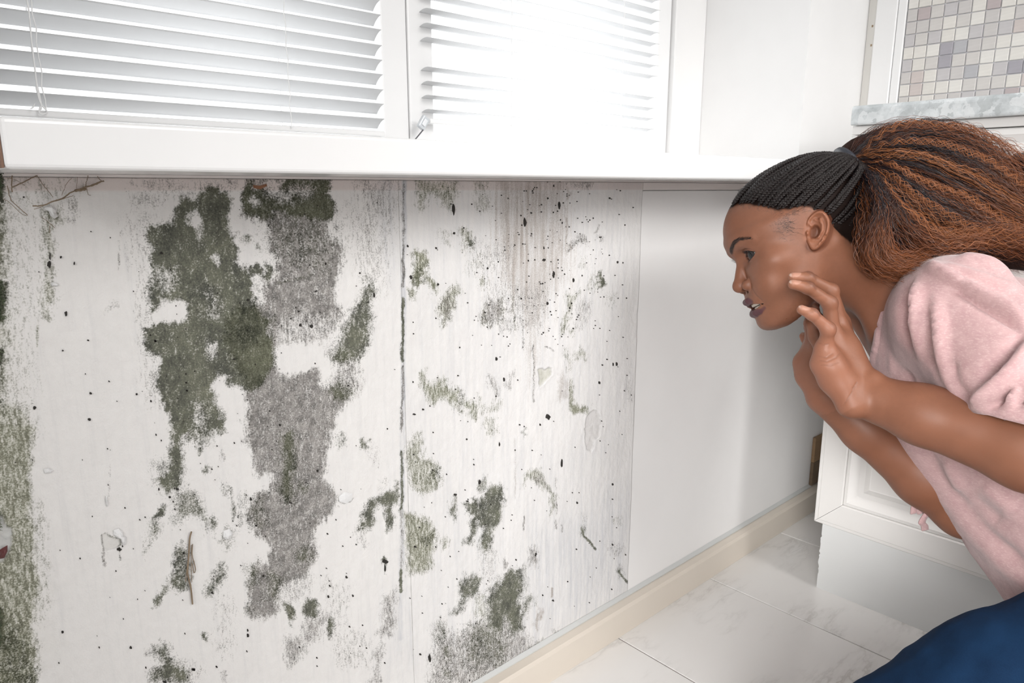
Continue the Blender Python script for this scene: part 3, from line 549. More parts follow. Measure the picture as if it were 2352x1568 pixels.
def moldy_panel(x0, x1, z0, z1, step, name, label):
    nx, nz = int((x1 - x0) / step) + 1, int((z1 - z0) / step) + 1
    X, Z = np.meshgrid(np.linspace(x0, x1, nx), np.linspace(z0, z1, nz)); X = X.ravel(); Z = Z.ravel()
    px, py = to_px(X, np.full(X.shape, YW), Z)
    D, S = mold_fields(px, py)
    k = .0016
    h = (fbm2(X / .03, Z / .05, 2, 4) - .5) * .0022 + (fbm2(X / .0045, Z / .010, 4, 3) - .5) * .0009
    rough = np.clip((.11 - X) / .07, 0, 1) * np.clip(1.2 - D['w'], 0, 1)
    h += rough * (fbm2(X / .006, Z / .006, 9, 3) - .5) * .0035
    h += (D['g'] + .5 * D['k']) * (fbm2(X / .003, Z / .003, 12, 2) - .2) * .0006
    chip = np.zeros(X.shape); cc = np.zeros((len(X), 3))
    for fr, pts, dep, c in CHIPS:
        P = np.array(pts, float).reshape(-1, 2) / fr[2] + fr[:2]; lo, hi = P.min(0) - 8, P.max(0) + 8
        q = np.nonzero((px > lo[0]) & (px < hi[0]) & (py > lo[1]) & (py < hi[1]))[0]
        if not len(q): continue
        sd = poly_sd(px[q] + (fbm2(px[q] / 5, py[q] / 5, 3, 2) - .5) * 5, py[q], P); m_ = sstep(1.8, -1.8, sd)
        h[q] -= m_ * dep * (.75 + .7 * (fbm2(px[q] / 9, py[q] / 9, 7, 3) - .5) * 2); h[q] += sstep(6, 0, np.abs(sd - 3)) * dep * .25
        chip[q] = np.maximum(chip[q], m_); cc[q] = np.where(m_[:, None] > .2, c, cc[q])
    
    strip = sstep(.7965, .7985, Z); h += strip * .0008
    V = np.c_[X, YW - h, Z]
    i = (np.arange(nz - 1)[:, None] * nx + np.arange(nx - 1)[None]).ravel(); Q = np.c_[i, i + 1, i + nx + 1, i + nx]
    # thin sheet: a rim of quads back to the masonry on all sides
    rim = np.concatenate([np.arange(nx), nx - 1 + nx * np.arange(1, nz), nx * nz - 1 - np.arange(1, nx), nx * (nz - 1) - nx * np.arange(1, nz - 1)])
    B = V[rim].copy(); B[:, 1] = YW + .0058; nb = len(V) + np.arange(len(rim)); r2 = np.roll(rim, -1); n2 = np.roll(nb, -1)
    Q = np.concatenate([Q, np.c_[rim, nb, n2, r2]]); V = np.concatenate([V, B])
    o = np_mesh(name, V, Q, M['mold'], None); keep(o, wall_window); o['label'] = label
    pad = lambda a: np.concatenate([a, np.zeros((len(rim),) + a.shape[1:])])
    vattr(o, 'ma', pad(np.stack([D['g'], D['k'], D['o']], -1))); vattr(o, 'mb', pad(np.stack([D['b'], D['u'], S], -1)))
    vattr(o, 'chip', pad(np.c_[cc * chip[:, None]])); vattr(o, 'chipf', pad(chip)); vattr(o, 'strip', pad(strip))
    vattr(o, 'age', pad(np.clip((.10 - X) / .09, 0, 1)))
    return o
t = NT('moldy_plaster'); v = t.pos()
A = t.attr('ma', 'Color'); B = t.attr('mb', 'Color')
sa = t.n('SeparateColor', Color=A); sb = t.n('SeparateColor', Color=B)
vs = t.pos((1, 1, .28)); vt = t.pos((1, 1, .06))
n1 = t.noise(v, 620, 3, .7); n2 = t.noise(vs, 330, 3, .65); n3 = t.noise(v, 120, 4, .6); nst = t.noise(vt, 150, 4, .65); nlow = t.noise(v, 28, 4, .6)
spk = t.math('ADD', t.math('MULTIPLY', n1, .5), t.math('MULTIPLY', n2, .5))
def cover(d, noise, lo, gain):
    x = t.math('SUBTRACT', t.math('MULTIPLY', d, 1.0), t.math('MULTIPLY', t.math('SUBTRACT', noise, .5), lo))
    return t.math('MULTIPLY', t.math('MULTIPLY', t.math('SUBTRACT', x, .20), gain, True), t.math('MULTIPLY', t.math('SUBTRACT', d, .03), 9.0, True))
n4 = t.noise(t.pos((1, 1, .55)), 210, 4, .7)
spk2 = t.math('ADD', t.math('MULTIPLY', n1, .55), t.math('MULTIPLY', n4, .45))
cg = cover(sa.outputs[0], spk2, 2.9, 1.75); ck_ = cover(t.math('MULTIPLY', sa.outputs[1], 1.08), spk, 3.4, 1.5); co_ = cover(t.math('MULTIPLY', sa.outputs[2], 1.10), spk, 3.6, 1.35)
cb_ = cover(t.math('MULTIPLY', sb.outputs[0], 1.25), t.math('ADD', t.math('MULTIPLY', nst, .6), t.math('MULTIPLY', n1, .4)), 3.2, 1.3)
base = t.mix(n3, (.775, .76, .745), (.845, .83, .815))
base = t.mix(t.ramp(nst, (.52, 0.0), (.75, .35)), base, (.66, .655, .66))
base = t.mix(t.attr('strip'), base, (.76, .69, .665))
base = t.mix(t.math('MULTIPLY', t.attr('age'), t.ramp(nlow, (.35, .0), (.7, .75))), base, (.60, .58, .50))
cu = t.math('MULTIPLY', sb.outputs[1], t.ramp(nst, (.35, .25), (.7, 1.0)))
c = t.mix(cu, base, (.50, .515, .55))
c = t.mix(t.math('MULTIPLY', cb_, .8), c, t.mix(n2, (.20, .165, .14), (.44, .385, .345)))
c = t.mix(t.math('MULTIPLY', co_, .85), c, t.mix(t.ramp(spk, (.42, 0.0), (.60, 1.0)), (.075, .080, .032), (.36, .37, .25)))
c = t.mix(t.math('MULTIPLY', ck_, .86), c, t.mix(t.ramp(t.math('ADD', t.math('MULTIPLY', n1, .5), t.math('MULTIPLY', n3, .5)), (.40, 0.0), (.62, 1.0)), (.055, .05, .043), (.34, .32, .30)))
c = t.mix(t.math('MULTIPLY', cg, .93), c, t.mix(t.ramp(t.math('ADD', t.math('ADD', t.math('MULTIPLY', nlow, .35), t.math('MULTIPLY', n1, .35)), t.math('MULTIPLY', n4, .30)), (.40, 0.0), (.63, 1.0)), (.014, .018, .008), (.185, .192, .128)))
c = t.mix(t.attr('chipf'), c, t.mix(n3, t.attr('chip', 'Color'), (.75, .74, .72)))
c = t.mix(t.math('MULTIPLY', sb.outputs[2], .95), c, (.022, .02, .017))
t.set(Base_Color=c, Roughness=.78); t.b.inputs['Specular IOR Level'].default_value = .25
t.bump(t.math('ADD', t.math('MULTIPLY', n1, .5), n3), .6, .0014); M['mold'] = t.m
XS = on(927, 800, 1, YW)[0]; XE = on(1466, 700, 1, YW)[0]
pa = moldy_panel(-.03, XS - .0002, .0642, SB - .0032, .0015, 'moldy_panel', 'left plaster panel with the largest dark mold patches')
pb = moldy_panel(XS + .0002, XE, .0642, SB - .0032, .0016, 'moldy_panel', 'right plaster panel with green stains and brown streaks')
spm = plain('black_speck', (.022, .019, .016), .8)
for xa, xb in ((-.03, XS), (XS, XE)):
    V_, F_ = specks(xa, xb, spm); o = mesh_obj('mold_specks', V_, F_, spm); keep(o, wall_window); tag(o, 'scattered black mold specks', kind='stuff')
jt = keep(box('joint', (XS - .0012, YW + .0006, .0642), (XS + .0012, YW + .0055, SB - .0035), plain('grey_joint', (.3, .3, .29), .9, .4, 200)), wall_window)
# lifted flakes of paint on the panels
t = NT('loose_paint'); n = t.noise(t.pos(), 160, 3); t.set(Base_Color=t.mix(n, (.74, .74, .74), (.84, .84, .84)), Roughness=.7); t.bump(n, .4, .002); M['flake'] = t.m
def flake(pts, fr, lift, mat, nm='paint_flake', par=None):
    P = np.array(pts, float).reshape(-1, 2) / fr[2] + fr[:2]; c = P.mean(0); V = []; n = len(P)
    for s, g in ((1.0, 0.0), (.55, lift), (0.0, lift * 1.25)):
        for p in (P if s > 0 else P[:1]):
            q = c + (p - c) * s if s > 0 else c
            w_ = on(q[0], q[1], 1, YW); V.append((w_[0], YW - .0012 - g * (.6 + .8 * rnd.random()), w_[2]))
    F = []
    for i in range(n):
        j = (i + 1) % n; F += [(i, j, n + j, n + i), (n + i, n + j, 2 * n)]
    o = mesh_obj(nm, V, F, mat, None, False); keep(o, wall_window); return o
flake([270,245,305,238,340,262,335,285,348,305,325,320,300,300,290,275,262,262], Z1, .004, M['flake'])
flake([680,650,710,638,735,655,738,685,758,690,755,735,735,740,720,700,690,690,678,672], Z2, .003, M['flake'])
flake([300,705,330,700,355,712,345,722,310,722], Z1, .002, M['flake'])
flake([555,655,590,640,612,665,600,700,570,708,552,690], Z4, .0025, M['flake'])
flake([1245,450,1280,420,1330,430,1325,470,1290,490,1250,478], Z4, .0008, M['flake'])
flake([630,440,640,445,648,500,640,510,632,490], Z2, .0012, M['flake'])
flake([260,285,290,278,320,290,305,305,268,308], Z2, .0012, M['flake'])
flake([-10,770,20,752,44,738,44,775,25,815,-10,822], Z2, .004, plain('dark_red_chip', (.13, .035, .035), .5))
flake([730,90,770,95,815,82,818,98,775,118,735,108], Z3, .003, plain('rusty_chip', (.28, .13, .07), .7))
# dried creeper across the top left corner
twig = NT('dry_stem'); n = twig.noise(twig.pos(), 90, 3); twig.set(Base_Color=twig.mix(n, (.16, .11, .075), (.36, .28, .19)), Roughness=.85); M['twig'] = twig.m
vine = empty('dried_creeper', on(60, 440, 1, YW - .004)); tag(vine, 'thin dried brown creeper stems stuck to the top left of the moldy wall', 'creeper')
VINES = [([75,130,150,95,200,70,225,60], 1.4), ([195,243,260,240,320,215,380,195,430,160,500,135,560,115,610,95], 1.7), ([450,150,480,148,515,140], 3.6), ([510,140,520,95,530,62], .9), ([500,130,560,120,615,95,625,97], 1.5), ([72,60,70,110,72,160], 1.4), ([45,120,65,205,110,250,165,298], 1.0), ([222,62,270,130,320,190], .8), ([585,65,600,85,618,98], 1.0), ([440,180,380,200,300,225,230,255,205,262], .7), ([370,180,400,110,430,75], .6), ([250,310,290,340,330,375], .7), ([300,360,297,405], .8), ([20,200,60,225,130,290,160,300], .7), ([520,120,528,170,545,180], .7), ([465,70,460,140], .5), ([40,75,90,85,150,120], .6)]
for pts, r in VINES:
    P2 = np.array(pts, float).reshape(-1, 2) / Z1[2] + Z1[:2]
    P3 = np.array([on(a, b, 1, YW - .0035 - .002 * rnd.random()) for a, b in P2])
    keep(tubes('stem', [cr(P3, 6) + _rs.normal(0, .00012, (len(cr(P3, 6)), 3))], [r * .00034], M['twig'], None, 5), vine)
stalk = empty('dry_stalk', on(435, 1300, 1, YW - .003)); tag(stalk, 'dry straw stalk stuck upright to the moldy wall near the bottom', 'stalk')
for pts, r in (([365,660,355,700,350,790,342,900,350,950,362,1000,372,1095], 1.5), ([372,735,370,800,385,860,390,890,380,905,370,850], .8), ([345,920,355,960,362,985], 1.0), ([350,800,338,880,330,960], .7), ([366,740,364,850,368,960], .6)):
    P2 = np.array(pts, float).reshape(-1, 2) / Z4[2] + Z4[:2]
    keep(tubes('blade', [cr(np.array([on(a, b, 1, YW - .0032) for a, b in P2]), 6)], [r * .0006], M['twig'], None, 5), stalk)
# moss cushion at the left edge of the picture
rm = np.random.RandomState(11); Vm = []; Fm = []
for cx, cy, sx, sy, n in ((-8, 690, 12, 46, 900), (-6, 425, 8, 30, 350), (-8, 1200, 8, 24, 160), (-10, 820, 9, 18, 200), (-6, 1440, 7, 40, 300)):
    for _ in range(n):
        q = on(cx + rm.normal(0, sx * .6), cy + rm.uniform(-sy, sy), 1, YW - .001); d = rm.normal(0, 1, 3); d[1] = -abs(d[1]) - .6; d /= np.linalg.norm(d); L = rm.uniform(.0015, .0042); s = np.cross(d, rm.normal(0, 1, 3)); s /= np.linalg.norm(s)
        b_ = len(Vm); Vm += [q - s * .0005, q + s * .0005, q + d * L + s * .0002, q + d * L - s * .0002]; Fm.append((b_, b_ + 1, b_ + 2, b_ + 3))
mo = mesh_obj('moss', Vm, Fm, None); tag(mo, 'dark green moss tufts on the wall at the left edge', 'moss', kind='stuff')
t = NT('moss_green'); n = t.noise(t.pos(), 300, 2); t.set(Base_Color=t.mix(n, (.06, .085, .045), (.24, .27, .18)), Roughness=.9); mo.data.materials.append(t.m)
# ------------------------------------------------------------------ base cabinet and worktop
XD = 1.345; YE = .572
def nested(name, y0, y1, z0, z1, prof, mat, parent, cap=True):
    """loops of a rectangle in the plane x = XD, prof = [(inset, depth)]; depth > 0 goes into the cabinet"""
    V, F = [], []
    for ins, dep in prof:
        V += [(XD + dep, y0 + ins, z0 + ins), (XD + dep, y1 - ins, z0 + ins), (XD + dep, y1 - ins, z1 - ins), (XD + dep, y0 + ins, z1 - ins)]
    for k in range(len(prof) - 1):
        for i in range(4):
            j = (i + 1) % 4; F.append((4 * k + i, 4 * k + j, 4 * k + 4 + j, 4 * k + 4 + i))
    if cap: k = 4 * (len(prof) - 1); F.append((k, k + 1, k + 2, k + 3))
    o = mesh_obj(name, V, F, mat, parent)
    bm = bmesh.new(); bm.from_mesh(o.data); bmesh.ops.recalc_face_normals(bm, faces=bm.faces[:]); bm.to_mesh(o.data); bm.free(); return o
def frame_piece(name, y0, y1, z0, z1, side, fw, mat, parent):
    """one mitred member of the door frame; profile across its width"""
    prof = [(0, .019), (0, .003), (.0015, .0012), (.0072, .0012), (.0085, 0.0), (fw - .002, -.0004), (fw - .0008, .0010), (fw, .007), (fw, .019)]
    g = .0004; V = []
    for ins, dep in prof:
        if side == 0: V += [(XD + dep, y0 + ins + g, z0 + ins), (XD + dep, y1 - ins - g, z0 + ins)]
        if side == 1: V += [(XD + dep, y1 - ins, z0 + ins + g), (XD + dep, y1 - ins, z1 - ins - g)]
        if side == 2: V += [(XD + dep, y1 - ins - g, z1 - ins), (XD + dep, y0 + ins + g, z1 - ins)]
        if side == 3: V += [(XD + dep, y0 + ins, z1 - ins - g), (XD + dep, y0 + ins, z0 + ins + g)]
    n = len(prof); F = [(2 * k, 2 * k + 1, 2 * k + 3, 2 * k + 2) for k in range(n - 1)] + [(2 * n - 2, 2 * n - 1, 1, 0)]
    F += [[2 * k for k in range(n)], [2 * k + 1 for k in range(n)][::-1]]
    o = mesh_obj(name, V, F, mat, parent)
    bm = bmesh.new(); bm.from_mesh(o.data); bmesh.ops.recalc_face_normals(bm, faces=bm.faces[:]); bm.to_mesh(o.data); bm.free(); return o
def framed_front(name, y0, y1, z0, z1, parent, fw=.052):
    e = empty(name, (0, 0, 0)); e.parent = parent
    for s in range(4): frame_piece('frame_member', y0, y1, z0, z1, s, fw, M['cabinet'], e)
    nested('panel', y0 + fw + .0006, y1 - fw - .0006, z0 + fw + .0006, z1 - fw - .0006, [(0, .010), (0, .0045), (.006, .0035), (.0075, .0050), (.021, .0150), (.031, .0155), (.041, .0085), (.043, .0075), (.045, .0080)], M['cabinet'], e)
    return e
def cabinet_unit(y0, y1, label):
    c = empty('base_cabinet', (0, 0, 0)); tag(c, label, 'cabinet', 'white base cabinets under the stone worktop')
    box('body', (XD + .021, y0 + .002, .1435), (XR - .0008, y1 - .003, .9085), M['cabinet'], c)
    box('top_rail', (XD + .003, y0 + .002, .8935), (XD + .0205, y1 - .001, .9085), M['cabinet'], c, .0008)
    framed_front('door', y0 + .001, y1, .144, .7435, c)
    d = empty('drawer', (0, 0, 0)); d.parent = c
    nested('front', y0 + .001, y1, .7475, .8915, [(0, .019), (0, .004), (.002, .001), (.010, 0.0), (.012, .0012), (.022, .006), (.026, .0062)], M['cabinet'], d)
    k = empty('handle', (0, 0, 0)); 
    # toe kick with a frayed raw edge
    pts = [(0, y0 + .002), (.143, y0 + .002)]
    n = 34; rk = random.Random(9)
    for i in range(n + 1): pts.append((.143 - .143 * i / n, y1 - .0145 + (rk.choice([0, 0, .0008, -.0012, .0014]) if .2 < i / n < .97 else 0)))
    bpy.data.objects.remove(k)
    V = [(x, y, z) for x in (XD + .010, XD + .0205) for z, y in pts]; m_ = len(pts)
    F = [list(range(m_)), list(range(m_, 2 * m_))[::-1]] + [[i, (i + 1) % m_, m_ + (i + 1) % m_, m_ + i] for i in range(m_)]
    o = mesh_obj('toe_kick', V, F, M['kick'], c)
    bm = bmesh.new(); bm.from_mesh(o.data); bmesh.ops.triangulate(bm, faces=bm.faces[:]); bmesh.ops.recalc_face_normals(bm, faces=bm.faces[:]); bm.to_mesh(o.data); bm.free()
    box('plinth', (XD + .022, y0 + .002, .0005), (XR - .0008, y1 - .016, .143), M['kick'], c)
    return c
cabinet_unit(YE - .60, YE, 'white kitchen base cabinet with framed door behind the kneeling woman')
cabinet_unit(YE - 1.205, YE - .605, 'white kitchen base cabinet further right than the one by the wall')
t = NT('grey_stone'); v = t.pos()
vo = t.n('TexVoronoi'); vo.inputs['Scale'].default_value = 62; vo.inputs['Randomness'].default_value = 1
wv = t.n('VectorMath', operation='ADD'); t.put(wv.inputs[0], v); sc_ = t.n('VectorMath', operation='SCALE'); t.put(sc_.inputs[0], t.noise(v, 40, 3, .6, 1)); sc_.inputs[3].default_value = .05
t.put(wv.inputs[1], sc_.outputs[0]); t.put(vo.inputs['Vector'], wv.outputs[0])
pat_ = t.n('SeparateColor', Color=vo.outputs['Color']).outputs[0]; n = t.noise(v, 26, 5, .65); nf = t.noise(v, 240, 3, .7)
c = t.mix(t.ramp(n, (.36, 0.0), (.64, 1.0)), (.42, .45, .46), (.66, .69, .70))
c = t.mix(t.ramp(pat_, (.70, 0.0), (.86, .6)), c, (.72, .74, .745)); c = t.mix(t.ramp(pat_, (.10, .45), (.16, 0.0)), c, (.36, .385, .39))
c = t.mix(t.ramp(nf, (.66, 0.0), (.74, .7)), c, (.25, .26, .27))
t.set(Base_Color=c, Roughness=.28); M['stone'] = t.m
xt = 1.328; yt = on(1956, 262, 0, xt)[1]; z0t = on(1958, 291, 0, xt)[2]; z1t = on(1956, 243, 0, xt)[2]
r_ = .0075; prof = []
for cx, cz, a0 in ((xt + r_, z0t + r_, 270), (xt + r_, z1t - r_ * 1.2, 180)):
    for k in range(6):
        a = math.radians(a0 - 18 * k); prof.append((cx + r_ * math.cos(a), cz + (r_ if a0 == 270 else r_ * 1.2) * math.sin(a)))
z0t = max(z0t, .9088)
prof = [(a, max(b, z0t)) for a, b in prof]
prof += [(XR - .0008, z1t), (XR - .0008, z0t)]
V = [(x, y, z) for y in (yt, YE - 1.205) for x, z in prof]; m_ = len(prof)
wt = mesh_obj('worktop', V, [list(range(m_)), list(range(m_, 2 * m_))[::-1]] + [[i, (i + 1) % m_, m_ + (i + 1) % m_, m_ + i] for i in range(m_)], M['stone'])
bm = bmesh.new(); bm.from_mesh(wt.data); bmesh.ops.remove_doubles(bm, verts=bm.verts[:], dist=1e-5); bmesh.ops.triangulate(bm, faces=[f for f in bm.faces if len(f.verts) > 4]); bmesh.ops.recalc_face_normals(bm, faces=bm.faces[:]); bm.to_mesh(wt.data); bm.free()
tag(wt, 'grey speckled stone worktop on the white base cabinets', 'worktop')
# ------------------------------------------------------------------ signed-distance modelling
def smin(a, b, k):
    if k <= 0: return np.minimum(a, b)
    h = np.clip(.5 + .5 * (b - a) / k, 0, 1); return b + (a - b) * h - k * h * (1 - h)
def smax(a, b, k): return -smin(-a, -b, k)
class Op:
    def __init__(s, f, c, r, k=.01, sub=False): s.f, s.c, s.r, s.k, s.sub = f, np.asarray(c, float), r, k, sub
def o_cone(a, b, ra, rb, k=.01, sub=False):
    a = np.asarray(a, float); b = np.asarray(b, float); e = b - a; L2 = e @ e + 1e-12
    def f(P):
        w_ = P - a; h = np.clip((w_ @ e) / L2, 0, 1); q = w_ - h[..., None] * e
        return np.sqrt((q * q).sum(-1)) - (ra + (rb - ra) * h)
    return Op(f, (a + b) / 2, math.sqrt(L2) / 2 + max(ra, rb), k, sub)
def o_ell(c, r, axes=None, k=.01, sub=False):
    c = np.asarray(c, float); r = np.asarray(r, float); A = np.eye(3) if axes is None else np.asarray(axes, float)   # rows = axes
    def f(P):
        q = (P - c) @ A.T; k0 = np.sqrt(((q / r) ** 2).sum(-1)); k1 = np.sqrt(((q / (r * r)) ** 2).sum(-1)); return k0 * (k0 - 1) / (k1 + 1e-9)
    return Op(f, c, r.max(), k, sub)
def chain(pts, rad, k=.01):
    return [o_cone(pts[i], pts[i + 1], rad[i], rad[i + 1], k) for i in range(len(pts) - 1)]
def sdf(ops, P, blk=None):
    """P (n,3) points, or blk = (centres, radius) with P (nb, m, 3)"""
    d = np.full(P.shape[:-1], .3)
    for o in ops:
        ref = P if blk is None else blk[0]; rad = 0 if blk is None else blk[1]
        near = np.sqrt(((ref - o.c) ** 2).sum(-1)) < o.r + rad * 2 + o.k + .02
        if not near.any(): continue
        v = o.f(P[near]); d[near] = smax(d[near], -v, o.k) if o.sub else smin(d[near], v, o.k)
    return d
def project(ops, V, it=2, e=.0006, cap=.004):
    V = V.copy()
    for _ in range(it):
        d = sdf(ops, V); g = np.empty_like(V)
        for i in range(3):
            q = np.zeros(3); q[i] = e; g[:, i] = (sdf(ops, V + q) - d) / e
        n2 = np.maximum((g * g).sum(1), .15)
        mv = -g * (d / n2)[:, None]; L = np.sqrt((mv * mv).sum(1)); V += mv * np.minimum(1, cap / (L + 1e-9))[:, None]
    return V
def surface(ops, lo, hi, h, B=8):
    """sparse surface nets -> V, quads"""
    lo = np.asarray(lo, float); S = B * h
    nb = np.ceil((np.asarray(hi) - lo) / S).astype(int)
    I = np.stack(np.meshgrid(*[np.arange(n) for n in nb], indexing='ij'), -1).reshape(-1, 3)
    cen = lo + (I + .5) * S; R = S * .866
    d = sdf(ops, cen); I = I[np.abs(d) < R * 1.35 + h]; cen = lo + (I + .5) * S
    g = np.stack(np.meshgrid(*[np.arange(B + 1)] * 3, indexing='ij'), -1)
    vals = np.empty((len(I), (B + 1) ** 3), np.float32)
    off = (g.reshape(-1, 3) * h)[None]
    for a in range(0, len(I), 600):
        P = lo + I[a:a + 600, None] * S + off; vals[a:a + 600] = sdf(ops, P, (cen[a:a + 600], R))
    vals = vals.reshape(-1, B + 1, B + 1, B + 1)
    N = nb * B + 2; lin = lambda c: (c[..., 0] * N[1] + c[..., 1]) * N[2] + c[..., 2]
    cs = [vals[:, i:B + i, j:B + j, k:B + k] for i in (0, 1) for j in (0, 1) for k in (0, 1)]
    neg = sum((c < 0).astype(np.int8) for c in cs); act = np.argwhere((neg > 0) & (neg < 8))
    cell = I[act[:, 0]] * B + act[:, 1:]
    vv = np.stack([c[tuple(act.T)] for c in cs], 1).reshape(-1, 2, 2, 2)
    acc = np.zeros((len(act), 3)); cnt = np.zeros(len(act))
    for ax in range(3):
        w_ = np.moveaxis(vv, ax + 1, 1)
        for i in (0, 1):
            for j in (0, 1):
                a, b = w_[:, 0, i, j], w_[:, 1, i, j]; m_ = (a < 0) != (b < 0); t_ = np.where(m_, a / np.where(a == b, 1, a - b), 0)
                p = np.zeros((len(act), 3)); p[:, ax] = t_; o = [q for q in range(3) if q != ax]; p[:, o[0]] = i; p[:, o[1]] = j
                acc[m_] += p[m_]; cnt += m_
    V = lo + (cell + acc / cnt[:, None]) * h
    key = lin(cell); order = np.argsort(key); ks = key[order]
    Q = []
    for ax in range(3):
        a = vals[:, :B, :B, :B]; sl = [slice(None)] + [slice(0, B)] * 3; sl[ax + 1] = slice(1, B + 1); b = vals[tuple(sl)]
        e = np.argwhere((a < 0) != (b < 0)); s = a[tuple(e.T)] < 0; c = I[e[:, 0]] * B + e[:, 1:]
        o = [(ax + 1) % 3, (ax + 2) % 3]; quad = []
        for di, dj in ((0, 0), (-1, 0), (-1, -1), (0, -1)):
            q = c.copy(); q[:, o[0]] += di; q[:, o[1]] += dj; kq = lin(q); p = np.clip(np.searchsorted(ks, kq), 0, len(ks) - 1); quad.append(np.where(ks[p] == kq, order[p], -1))
        q = np.stack(quad, 1); ok = (q >= 0).all(1); q = q[ok]; s = s[ok]; q[~s] = q[~s][:, ::-1]; Q.append(q)
    return V, np.concatenate(Q)
def relax(V, Q, it=1, lam=.5):
    for _ in range(it):
        s = np.zeros_like(V); n = np.zeros(len(V))
        for i in range(Q.shape[1]):
            a, b = Q[:, i], Q[:, (i + 1) % Q.shape[1]]
            for p, q in ((a, b), (b, a)):
                for c in range(3): s[:, c] += np.bincount(p, V[q, c], len(V))
                n += np.bincount(p, minlength=len(V))
        V = V + lam * (s / np.maximum(n, 1)[:, None] - V)
    return V
def refine(V, T, mask):
    """split the triangles whose three vertices are masked (conforming)"""
    t = mask[T].all(1); E = np.sort(np.concatenate([T[t][:, [0, 1]], T[t][:, [1, 2]], T[t][:, [2, 0]]]), 1)
    key = np.unique(E[:, 0].astype(np.int64) * len(V) + E[:, 1]); ea, eb = key // len(V), key % len(V)
    W = np.concatenate([V, (V[ea] + V[eb]) / 2])
    def mid(a, b):
        k = np.minimum(a, b).astype(np.int64) * len(V) + np.maximum(a, b); p = np.clip(np.searchsorted(key, k), 0, len(key) - 1); return np.where(key[p] == k, len(V) + p, -1)
    m0, m1, m2 = mid(T[:, 0], T[:, 1]), mid(T[:, 1], T[:, 2]), mid(T[:, 2], T[:, 0]); n = (m0 >= 0).astype(int) + (m1 >= 0) + (m2 >= 0)
    out = [T[n == 0]]
    s = n == 3; a, b, c = T[s].T; x, y, z = m0[s], m1[s], m2[s]
    out += [np.c_[a, x, z], np.c_[x, b, y], np.c_[z, y, c], np.c_[x, y, z]]
    for r in range(3):
        Tr = np.roll(T, -r, 1); mr = [m0, m1, m2][r:] + [m0, m1, m2][:r]
        s = (n == 1) & (mr[0] >= 0); a, b, c = Tr[s].T; x = mr[0][s]; out += [np.c_[a, x, c], np.c_[x, b, c]]
        s = (n == 2) & (mr[0] >= 0) & (mr[1] >= 0); a, b, c = Tr[s].T; x, y = mr[0][s], mr[1][s]; out += [np.c_[x, b, y], np.c_[a, x, y], np.c_[a, y, c]]
    return W, np.concatenate(out)
tri = lambda Q: np.concatenate([Q[:, [0, 1, 2]], Q[:, [0, 2, 3]]])

# ------------------------------------------------------------------ the woman: pose
def head_pose(a_deg, p_deg, px, py, D, roll):
    a, p, r = map(math.radians, (a_deg, p_deg, roll))
    f = -VR * math.cos(p) * math.cos(a) - VU * math.sin(p) + VF * math.cos(p) * math.sin(a)
    l = np.cross(VU, f); l /= np.linalg.norm(l); u = np.cross(f, l)
    return at(px, py, D), l * math.cos(r) + u * math.sin(r), f, u * math.cos(r) - l * math.sin(r)
HO, HL, HF, HU = head_pose(6, 19, 1872, 564, .965, 4)
HA = np.stack([HL, HF, HU])                       # rows: left, forward, up
h2w = lambda p: HO + (np.asarray(p, float) / 100) @ HA
w2h = lambda P: (P - HO) @ HA.T * 100
SIDE = -HL                                        # towards her right, away from the camera

zk = np.array([5, 4, 3, 2, 1, 0, -1, -2, -3, -4, -5, -6, -7, -7.6, -8.2, -8.6, -8.9, -9.1, -9.4])
yfk = np.array([10.75, 10.75, 10.7, 10.3, 9.95, 9.85, 9.9, 9.95, 10.3, 10.6, 10.55, 10.45, 10.6, 10.65, 10.45, 10.1, 9.6, 9.1, 8.4])
wk = np.array([6.9, 7.0, 7.0, 6.95, 6.85, 6.75, 6.6, 6.45, 6.25, 6.0, 5.7, 5.25, 4.6, 4.1, 3.5, 2.9, 2.2, 1.6, .8])
yck = np.array([2.6, 2.6, 2.6, 2.6, 2.7, 2.8, 2.9, 3.0, 3.2, 3.5, 3.8, 4.4, 5.3, 6.0, 6.7, 7.2, 7.6, 7.8, 7.9])
ybk = np.array([-4, -3.5, -3, -2.5, -2, -1.5, -1, -.5, 0, .5, 1, 1.8, 2.8, 3.7, 4.8, 5.6, 6.4, 7.0, 7.6])
_zz = np.linspace(-10, 6, 400)
def _sm(k):
    a = np.interp(_zz, zk[::-1], k[::-1]); ker = np.hanning(23); ker /= ker.sum()
    return np.convolve(np.pad(a, 11, 'edge'), ker, 'valid')
YF_, W_, YC_, YB_ = map(_sm, (yfk, wk, yck, ybk))
def ell(x, y, z, c, r):
    qx, qy, qz = (x - c[0]) / r[0], (y - c[1]) / r[1], (z - c[2]) / r[2]
    k0 = np.sqrt(qx * qx + qy * qy + qz * qz); k1 = np.sqrt((qx / r[0]) ** 2 + (qy / r[1]) ** 2 + (qz / r[2]) ** 2); return k0 * (k0 - 1) / (k1 + 1e-9)
def cone(x, y, z, a, b, ra, rb):
    e = np.array(b, float) - a; h = np.clip(((x - a[0]) * e[0] + (y - a[1]) * e[1] + (z - a[2]) * e[2]) / (e @ e), 0, 1)
    return np.sqrt((x - a[0] - h * e[0]) ** 2 + (y - a[1] - h * e[1]) ** 2 + (z - a[2] - h * e[2]) ** 2) - (ra + (rb - ra) * h)
EYE = (3.10, 8.30, 1.25); ER = 1.20
def eye_open(ax, z):
    """almond opening in the frontal plane, < 0 inside"""
    u = ax - EYE[0]; zz = z - EYE[2] - .05 * u
    up = .72 * np.clip(1 - np.abs((u + .12) / 1.52) ** 2.3, -1, 1); dn = -.56 * np.clip(1 - np.abs((u - .05) / 1.50) ** 2.2, -1, 1)
    return np.maximum(zz - up, dn - zz), zz - up, u
